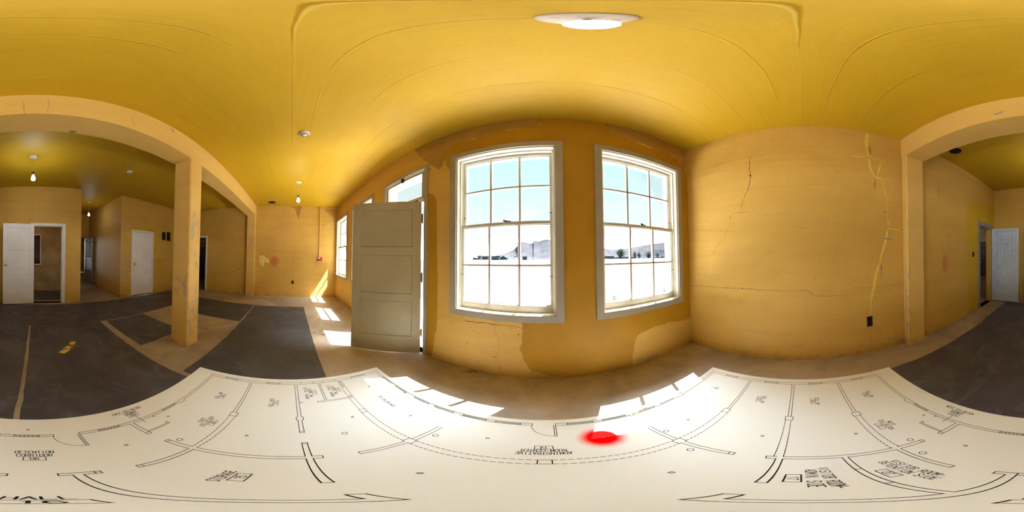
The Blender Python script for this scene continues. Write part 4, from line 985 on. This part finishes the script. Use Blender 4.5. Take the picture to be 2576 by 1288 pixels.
def ridge(name,prof,D,depth,mats,label,cat,split=None,noise=1.5):
    """landform: crest line at distance D, sloping forward to the plain and back behind"""
    random.seed(len(prof)); mb=MB(); P=[]
    pts=[]
    for (a,b),(c,d) in zip(prof,prof[1:]):
        k=max(1,int(abs(c-a)/2.5)); pts+=[(a+(c-a)*i/k,b+(d-b)*i/k) for i in range(k)]
    pts.append(prof[-1])
    rows=[]
    for (a,b) in pts:
        X,Y,Z=direc(a,b,D); r=[]
        for t in (0,.04,.12,.3,.55,.8,1):
            zz=Z*(1-t)**1.35-1.0*t
            r.append((X*(1-t*depth/D*.9)+random.uniform(-1,1)*noise*t,Y-depth*t,zz+(random.uniform(-1,1)*noise*.35 if 0<t<1 else 0)))
        r=[(X*1.05,Y+depth,-1)]+r; rows.append(r)
    k=len(rows[0]); vs=[v for r in rows for v in r]
    fs=[(i*k+j,(i+1)*k+j,(i+1)*k+j+1,i*k+j+1) for i in range(len(rows)-1) for j in range(k-1)]
    mb.add(vs,fs,0)
    if len(mats)>1:
        for q,f in enumerate(mb.f):
            if q%(k-1) in (1,) : mb.m[q]=1
    o=mb.build(name,mats,None,(rows[0][0][0],D,-1)); tag(o,label,cat); return o
ridge('mesa',[(1235,652),(1251,641),(1270,637.5),(1284,632),(1295,625),(1302,618),(1303,608.7),(1315,609.4),(1326,611.5),(1331,613.6),(1341.5,611),(1342.4,605.5),(1356,607.8),(1368,603.6),(1378,602.2),(1386,605.5),(1400,608),(1440,612),(1480,622),(1512,632),(1530,650)],900,190,['mesa','crag'],'hazy flat-topped mesa with a notched cliff on the horizon through the nearer window','mesa')
ridge('hill',[(1500,626),(1522,624.5),(1545,628),(1573,626),(1600,621),(1638,614),(1675,610),(1720,606),(1800,612)],560,100,['hill'],'long pale hill rising to the right beyond the trees through the right-hand window','hill',noise=1)
ridge('scrub_rise',[(1590,650),(1612,641),(1625,634),(1640,630),(1660,628),(1675,629),(1700,632),(1740,650)],380,50,['scrub'],'dark scrub-covered rise in front of the pale hill','hill',noise=.6)
def tree(pxc,py0,py1,wpx,D,label):
    b=direc(pxc,py0,D); t=direc(pxc,py1,D); h=t[2]-b[2]; rad=wpx/1288*pi*math.hypot(b[0],D)/2
    r=empty('tree',(b[0],D,b[2]-.3),label=label,cat='tree',group='hazy trees across the field')
    random.seed(int(pxc)); mb=MB(); mb.cyl((b[0],D,b[2]-.6),(b[0],D,b[2]+h*.45),h*.035,8)
    for i in range(5):
        a=random.uniform(0,2*pi); mb.cyl((b[0],D,b[2]+h*(.15+.06*i)),(b[0]+math.cos(a)*rad*.7,D+math.sin(a)*rad*.7,b[2]+h*(.45+.08*i)),h*.018,6)
    mb.build('trunk','bark',r)
    mb=MB()
    for i in range(620):
        u=random.uniform(-1,1); a=random.uniform(0,2*pi); q=math.sqrt(1-u*u); rr=random.random()**.4
        lump=.8+.3*math.sin(3*a+pxc)+.15*math.sin(7*a)
        c=(b[0]+math.cos(a)*q*rad*rr*lump,D+math.sin(a)*q*rad*rr*lump,b[2]+h*.56+u*h*.44*rr*(1-.15*math.cos(2*a)))
        s_=rad*.13*random.uniform(.6,1.3); d1=Vector((random.gauss(0,1),random.gauss(0,1),random.gauss(0,1))).normalized()*s_; d2=d1.orthogonal().normalized()*s_
        c=Vector(c); mb.poly([c-d1,c+d2*.8,c+d1,c-d2*.8])
    mb.build('foliage','leaf',r)
D0=150
tree(1562,652,625,26,D0,'broad round tree, largest and leftmost of those seen through the right-hand window')
tree(1597,651,632,11,D0,'small tree just right of the largest tree, behind the window bar')
tree(1608,651.5,634,12,D0,'small tree between the two wider trees in the right-hand window')
tree(1632,652,633,17,D0,'medium spreading tree, fourth from the left in the right-hand window')
tree(1654,651,633,11,D0,'slim tree at the far right of the row seen through the right-hand window')
def house(x0,x1,ytop,ybot,D,label,mats=('bblue','bdark'),gable=True,rd=.35):
    a=direc(x0,ybot,D); b=direc(x1,ybot,D); t=direc((x0+x1)/2,ytop,D); dp=abs(b[0]-a[0])*.6+2; zt=t[2]; zb=a[2]-.8; ze=zb+(zt-zb)*(1-rd) if gable else zt
    r=empty('house',((a[0]+b[0])/2,D,zb),label=label,cat='building')
    mb=MB(); mb.box(a[0],b[0],D,D+dp,zb,ze); wl=mb.build('wall',mats[0],r)
    mb=MB(); xm=(a[0]+b[0])/2; o=.25
    if gable: mb.prism([(a[0]-o,D-o,ze),(b[0]+o,D-o,ze),(xm,D-o,zt)],(0,dp+2*o,0))
    else: mb.box(a[0]-o,b[0]+o,D-o,D+dp+o,ze,ze+.12)
    mb.build('roof',mats[1],r)
    wz=(zb+.8+ze)/2
    for f in (.25,.7): mb=MB(); mb.box(a[0]+(b[0]-a[0])*f-.12*abs(b[0]-a[0]),a[0]+(b[0]-a[0])*f+.08*abs(b[0]-a[0]),D-.05,D,wz-.3,wz+.4); mb.build('window','bdark',wl)
house(1201.3,1209,643,652,D0,'pale blue boxy house, leftmost on the horizon in the nearer window',('bpale','bdark'),False)
house(1211,1228,644,652,D0+6,'long very pale low building between the two blue houses',('bpale','bpale'),False)
house(1234.8,1244,644,652.3,D0,'darker blue boxy house left of its twin on the horizon',('bblue','bdark'),False)
house(1245.8,1255.4,644,652.3,D0,'darker blue boxy house beside the gabled house',('bblue','bdark'),False)
house(1257.5,1274.5,643.5,651.5,D0+5,'pale gabled house with a low roof at the right of the houses',('bpale','bdark'),True,.55)
house(1314.7,1324.5,645.5,652,D0,'small dark shed standing alone left of the utility pole',('bdark','bdark'),False)
house(1189,1197.5,647.5,651.6,D0,'low dark outbuilding at the far left of the nearer window',('bdark','bdark'),True)
house(1512,1545,644.5,649.5,D0+70,'long low pale-blue building behind the leftmost trees',('bblue','bpale'),False)
house(1545,1600,645.5,649.5,D0+72,'low pale building across the field behind the largest tree',('bpale','bpale'),True)
house(1655,1676,644.5,649.5,D0+70,'low pale building at the right edge of the right-hand window',('bpale','bpale'),True)
# open canopy with a slanted roof
a=direc(1292.5,646.5,D0); b=direc(1305,643.5,D0); g0=direc(1293,652,D0)
r=empty('canopy',((a[0]+b[0])/2,D0,g0[2]-.3),label='open shelter with a slanted flat roof between the houses and the shed',cat='shelter')
mb=MB(); mb.prism([(a[0],D0,a[2]),(b[0],D0,b[2]),(b[0],D0,b[2]+.25),(a[0],D0,a[2]+.25)],(0,4,0)); mb.build('roof','bdark',r)
for q in (a,b):
    for y in (D0+.2,D0+3.8): mb=MB(); mb.box(q[0]-.07,q[0]+.07,y-.07,y+.07,g0[2]-.3,q[2]+.05); mb.build('post','bdark',r)
a=direc(1339.3,611,D0-30); b=direc(1340.3,655,D0-30)
r=empty('utility_pole',(b[0],D0-30,b[2]-.3),label='thin utility pole standing in the field in front of the mesa',cat='pole')
mb=MB(); mb.cyl((b[0],D0-30,b[2]-.3),(b[0],D0-30,a[2]),.11,8,0,.08); mb.build('shaft','bdark',r)
mb=MB(); mb.box(b[0]-.35,b[0]+.35,D0-30.05,D0-29.95,a[2]-.5,a[2]-.4); mb.build('crossarm','bdark',r)
random.seed(3)
for i,(px_,py_,hh,lb) in enumerate(((1546,748,.16,'sparse green weeds growing just outside the right-hand window'),(1672,728,.15,'thin green weeds outside the right end of the right-hand window'),(1530,757,.1,'small weed tuft outside the lower left pane of the right-hand window'))):
    v=ray(px_,py_+6); t=GZ/v[2]; c=Vector((v[0]*t,v[1]*t,GZ)); mb=MB()
    for k in range(26):
        a=random.uniform(0,2*pi); q=random.uniform(0,.16); s_=c+Vector((math.cos(a)*q,math.sin(a)*q,0)); hgt=hh*random.uniform(.5,1.2)
        e=s_+Vector((random.uniform(-.05,.05),random.uniform(-.05,.05),hgt)); mb.cyl(s_,e,.0022,4,0,.0008)
        for j in range(5):
            p=s_.lerp(e,.3+.15*j); d=Vector((random.uniform(-1,1),random.uniform(-1,1),.4)).normalized()*.028; n_=d.orthogonal().normalized()*.007
            mb.poly([p,p+d*.5+n_,p+d,p+d*.5-n_])
    tag(mb.build('weed','weed',None,tuple(c)),lb,'plant','weeds outside the right-hand window')

# ================= LIGHT =================
wd_=bpy.data.worlds.new('sky'); scn.world=wd_; wd_.use_nodes=True; nt=wd_.node_tree; nt.nodes.clear()
o=nt.nodes.new('ShaderNodeOutputWorld'); bg=nt.nodes.new('ShaderNodeBackground'); nt.links.new(bg.outputs[0],o.inputs[0])
tc=nt.nodes.new('ShaderNodeTexCoord'); sp=nt.nodes.new('ShaderNodeSeparateXYZ'); nt.links.new(tc.outputs['Generated'],sp.inputs[0])
cr=nt.nodes.new('ShaderNodeValToRGB'); nt.links.new(sp.outputs[2],cr.inputs[0])
e=cr.color_ramp.elements; e[0].position=0; e[0].color=(1.0,1.0,1.0,1); e[1].position=.62; e[1].color=(.60,.90,1,1)
for p,c_ in ((.10,(.98,.99,1.0,1)),(.22,(.84,.97,1,1)),(.40,(.72,.94,1,1))): q=e.new(p); q.color=c_
ns=nt.nodes.new('ShaderNodeTexNoise'); ns.inputs['Scale'].default_value=3.2; ns.inputs['Detail'].default_value=6
mp=nt.nodes.new('ShaderNodeMapping'); mp.inputs['Scale'].default_value=(1,1,3.2); nt.links.new(tc.outputs['Generated'],mp.inputs[0]); nt.links.new(mp.outputs[0],ns.inputs[0])
mr=nt.nodes.new('ShaderNodeMapRange'); mr.interpolation_type='SMOOTHSTEP'; nt.links.new(ns.outputs['Fac'],mr.inputs[0]); mr.inputs[1].default_value=.5; mr.inputs[2].default_value=.68
m2=nt.nodes.new('ShaderNodeMapRange'); nt.links.new(sp.outputs[2],m2.inputs[0]); m2.inputs[1].default_value=.40; m2.inputs[2].default_value=.12
mm=nt.nodes.new('ShaderNodeMath'); mm.operation='MULTIPLY'; nt.links.new(mr.outputs[0],mm.inputs[0]); nt.links.new(m2.outputs[0],mm.inputs[1])
mx=nt.nodes.new('ShaderNodeMix'); mx.data_type='RGBA'; nt.links.new(mm.outputs[0],mx.inputs[0]); nt.links.new(cr.outputs[0],mx.inputs[6]); mx.inputs[7].default_value=(1,1,1,1)
def wm(op,*v):
    q=nt.nodes.new('ShaderNodeMath'); q.operation=op
    for i,x in enumerate(v):
        if hasattr(x,'node'): nt.links.new(x,q.inputs[i])
        else: q.inputs[i].default_value=x
    return q.outputs[0]
def wsm(v,a,b,c,d):
    q=nt.nodes.new('ShaderNodeMapRange'); q.interpolation_type='SMOOTHSTEP'; nt.links.new(v,q.inputs[0])
    for i,x in enumerate((a,b,c,d)): q.inputs[i+1].default_value=x
    return q.outputs[0]
SKY=1.15; SUN=86; HAZE=20.0; AUR=55.0
# bright haze along the horizon and the glow around the sun
haze=wsm(sp.outputs[2],.05,.15,HAZE,0)
sd=Vector((.174,.385,.64)).normalized()
dt=nt.nodes.new('ShaderNodeVectorMath'); dt.operation='DOT_PRODUCT'; nt.links.new(tc.outputs['Generated'],dt.inputs[0]); dt.inputs[1].default_value=sd
aur=wsm(dt.outputs['Value'],math.cos(math.radians(24)),math.cos(math.radians(5)),0,AUR)
ex=wm('ADD',haze,aur)
sc_=nt.nodes.new('ShaderNodeVectorMath'); sc_.operation='SCALE'; sc_.inputs[0].default_value=(.86,.95,1.0); nt.links.new(ex,sc_.inputs['Scale'])
ad=nt.nodes.new('ShaderNodeVectorMath'); ad.operation='ADD'; nt.links.new(mx.outputs[2],ad.inputs[0]); nt.links.new(sc_.outputs[0],ad.inputs[1])
nt.links.new(ad.outputs[0],bg.inputs[0])
bg.inputs[1].default_value=SKY
ld=bpy.data.lights.new('sun','SUN'); ld.energy=SUN; ld.angle=.004; ld.color=(1,.99,.97)
lo=bpy.data.objects.new('sun',ld); col.objects.link(lo)
lo.rotation_euler=Vector((-.174,-.385,-.64)).to_track_quat('-Z','Y').to_euler(); lo.location=(5,12,18)
pt=bpy.data.lights.new('closet_fill_light','POINT'); pt.energy=16; pt.shadow_soft_size=.04; pt.color=(1,.95,.88)  # hidden point light added to brighten the closet
po=bpy.data.objects.new('closet_fill_light',pt); col.objects.link(po); po.location=w(1.0,-3.7,.95)
# daylight portals at the openings
def portal(x0,x1,z0,z1):
    a=bpy.data.lights.new('window_portal','AREA'); a.shape='RECTANGLE'; a.size=(x1-x0)*S; a.size_y=(z1-z0)*S; a.cycles.is_portal=True
    q=bpy.data.objects.new('window_portal',a); col.objects.link(q); q.location=w((x0+x1)/2,WO+.01,(z0+z1)/2); q.rotation_euler=(-pi/2,0,0)
for c,_ in WIN: portal(c-HW,c+HW,WZ0,WZ1)
portal(DX0,DX1,-1,DZ1)

# ================= CAMERA =================
cd=bpy.data.cameras.new('camera'); cam=bpy.data.objects.new('camera',cd); col.objects.link(cam)
cd.type='PANO'
for tgt in (cd,getattr(cd,'cycles',None)):
    try: tgt.panorama_type='EQUIRECTANGULAR'
    except Exception: pass
cd.clip_start=.01; cd.clip_end=5000
th=-(1288-YAW)/1288*pi
cam.matrix_world=Matrix.Translation(w(0,0,0))@Matrix.Rotation(RY,4,'Y')@Matrix.Rotation(RX,4,'X')@Matrix.Rotation(th,4,'Z')@Matrix.Rotation(pi/2,4,'X')
scn.camera=cam
vs_=scn.view_settings; scn.display_settings.display_device='sRGB'; vs_.view_transform='Standard'; vs_.look='None'; vs_.gamma=1; vs_.use_curve_mapping=False
vs_.exposure=EXPO if 'EXPO' in globals() else 0
cy=scn.cycles
cy.use_denoising=True
try: cy.denoiser='OPENIMAGEDENOISE'; cy.denoising_input_passes='RGB_ALBEDO_NORMAL'
except Exception: pass
cy.max_bounces=10; cy.diffuse_bounces=6; cy.glossy_bounces=3; cy.transparent_max_bounces=12; cy.transmission_bounces=4
cy.caustics_reflective=False; cy.caustics_refractive=False; cy.sample_clamp_indirect=12
cy.use_adaptive_sampling=True; cy.adaptive_threshold=.03
for o in list(bpy.data.objects):
    if '_o' in o: del o['_o']
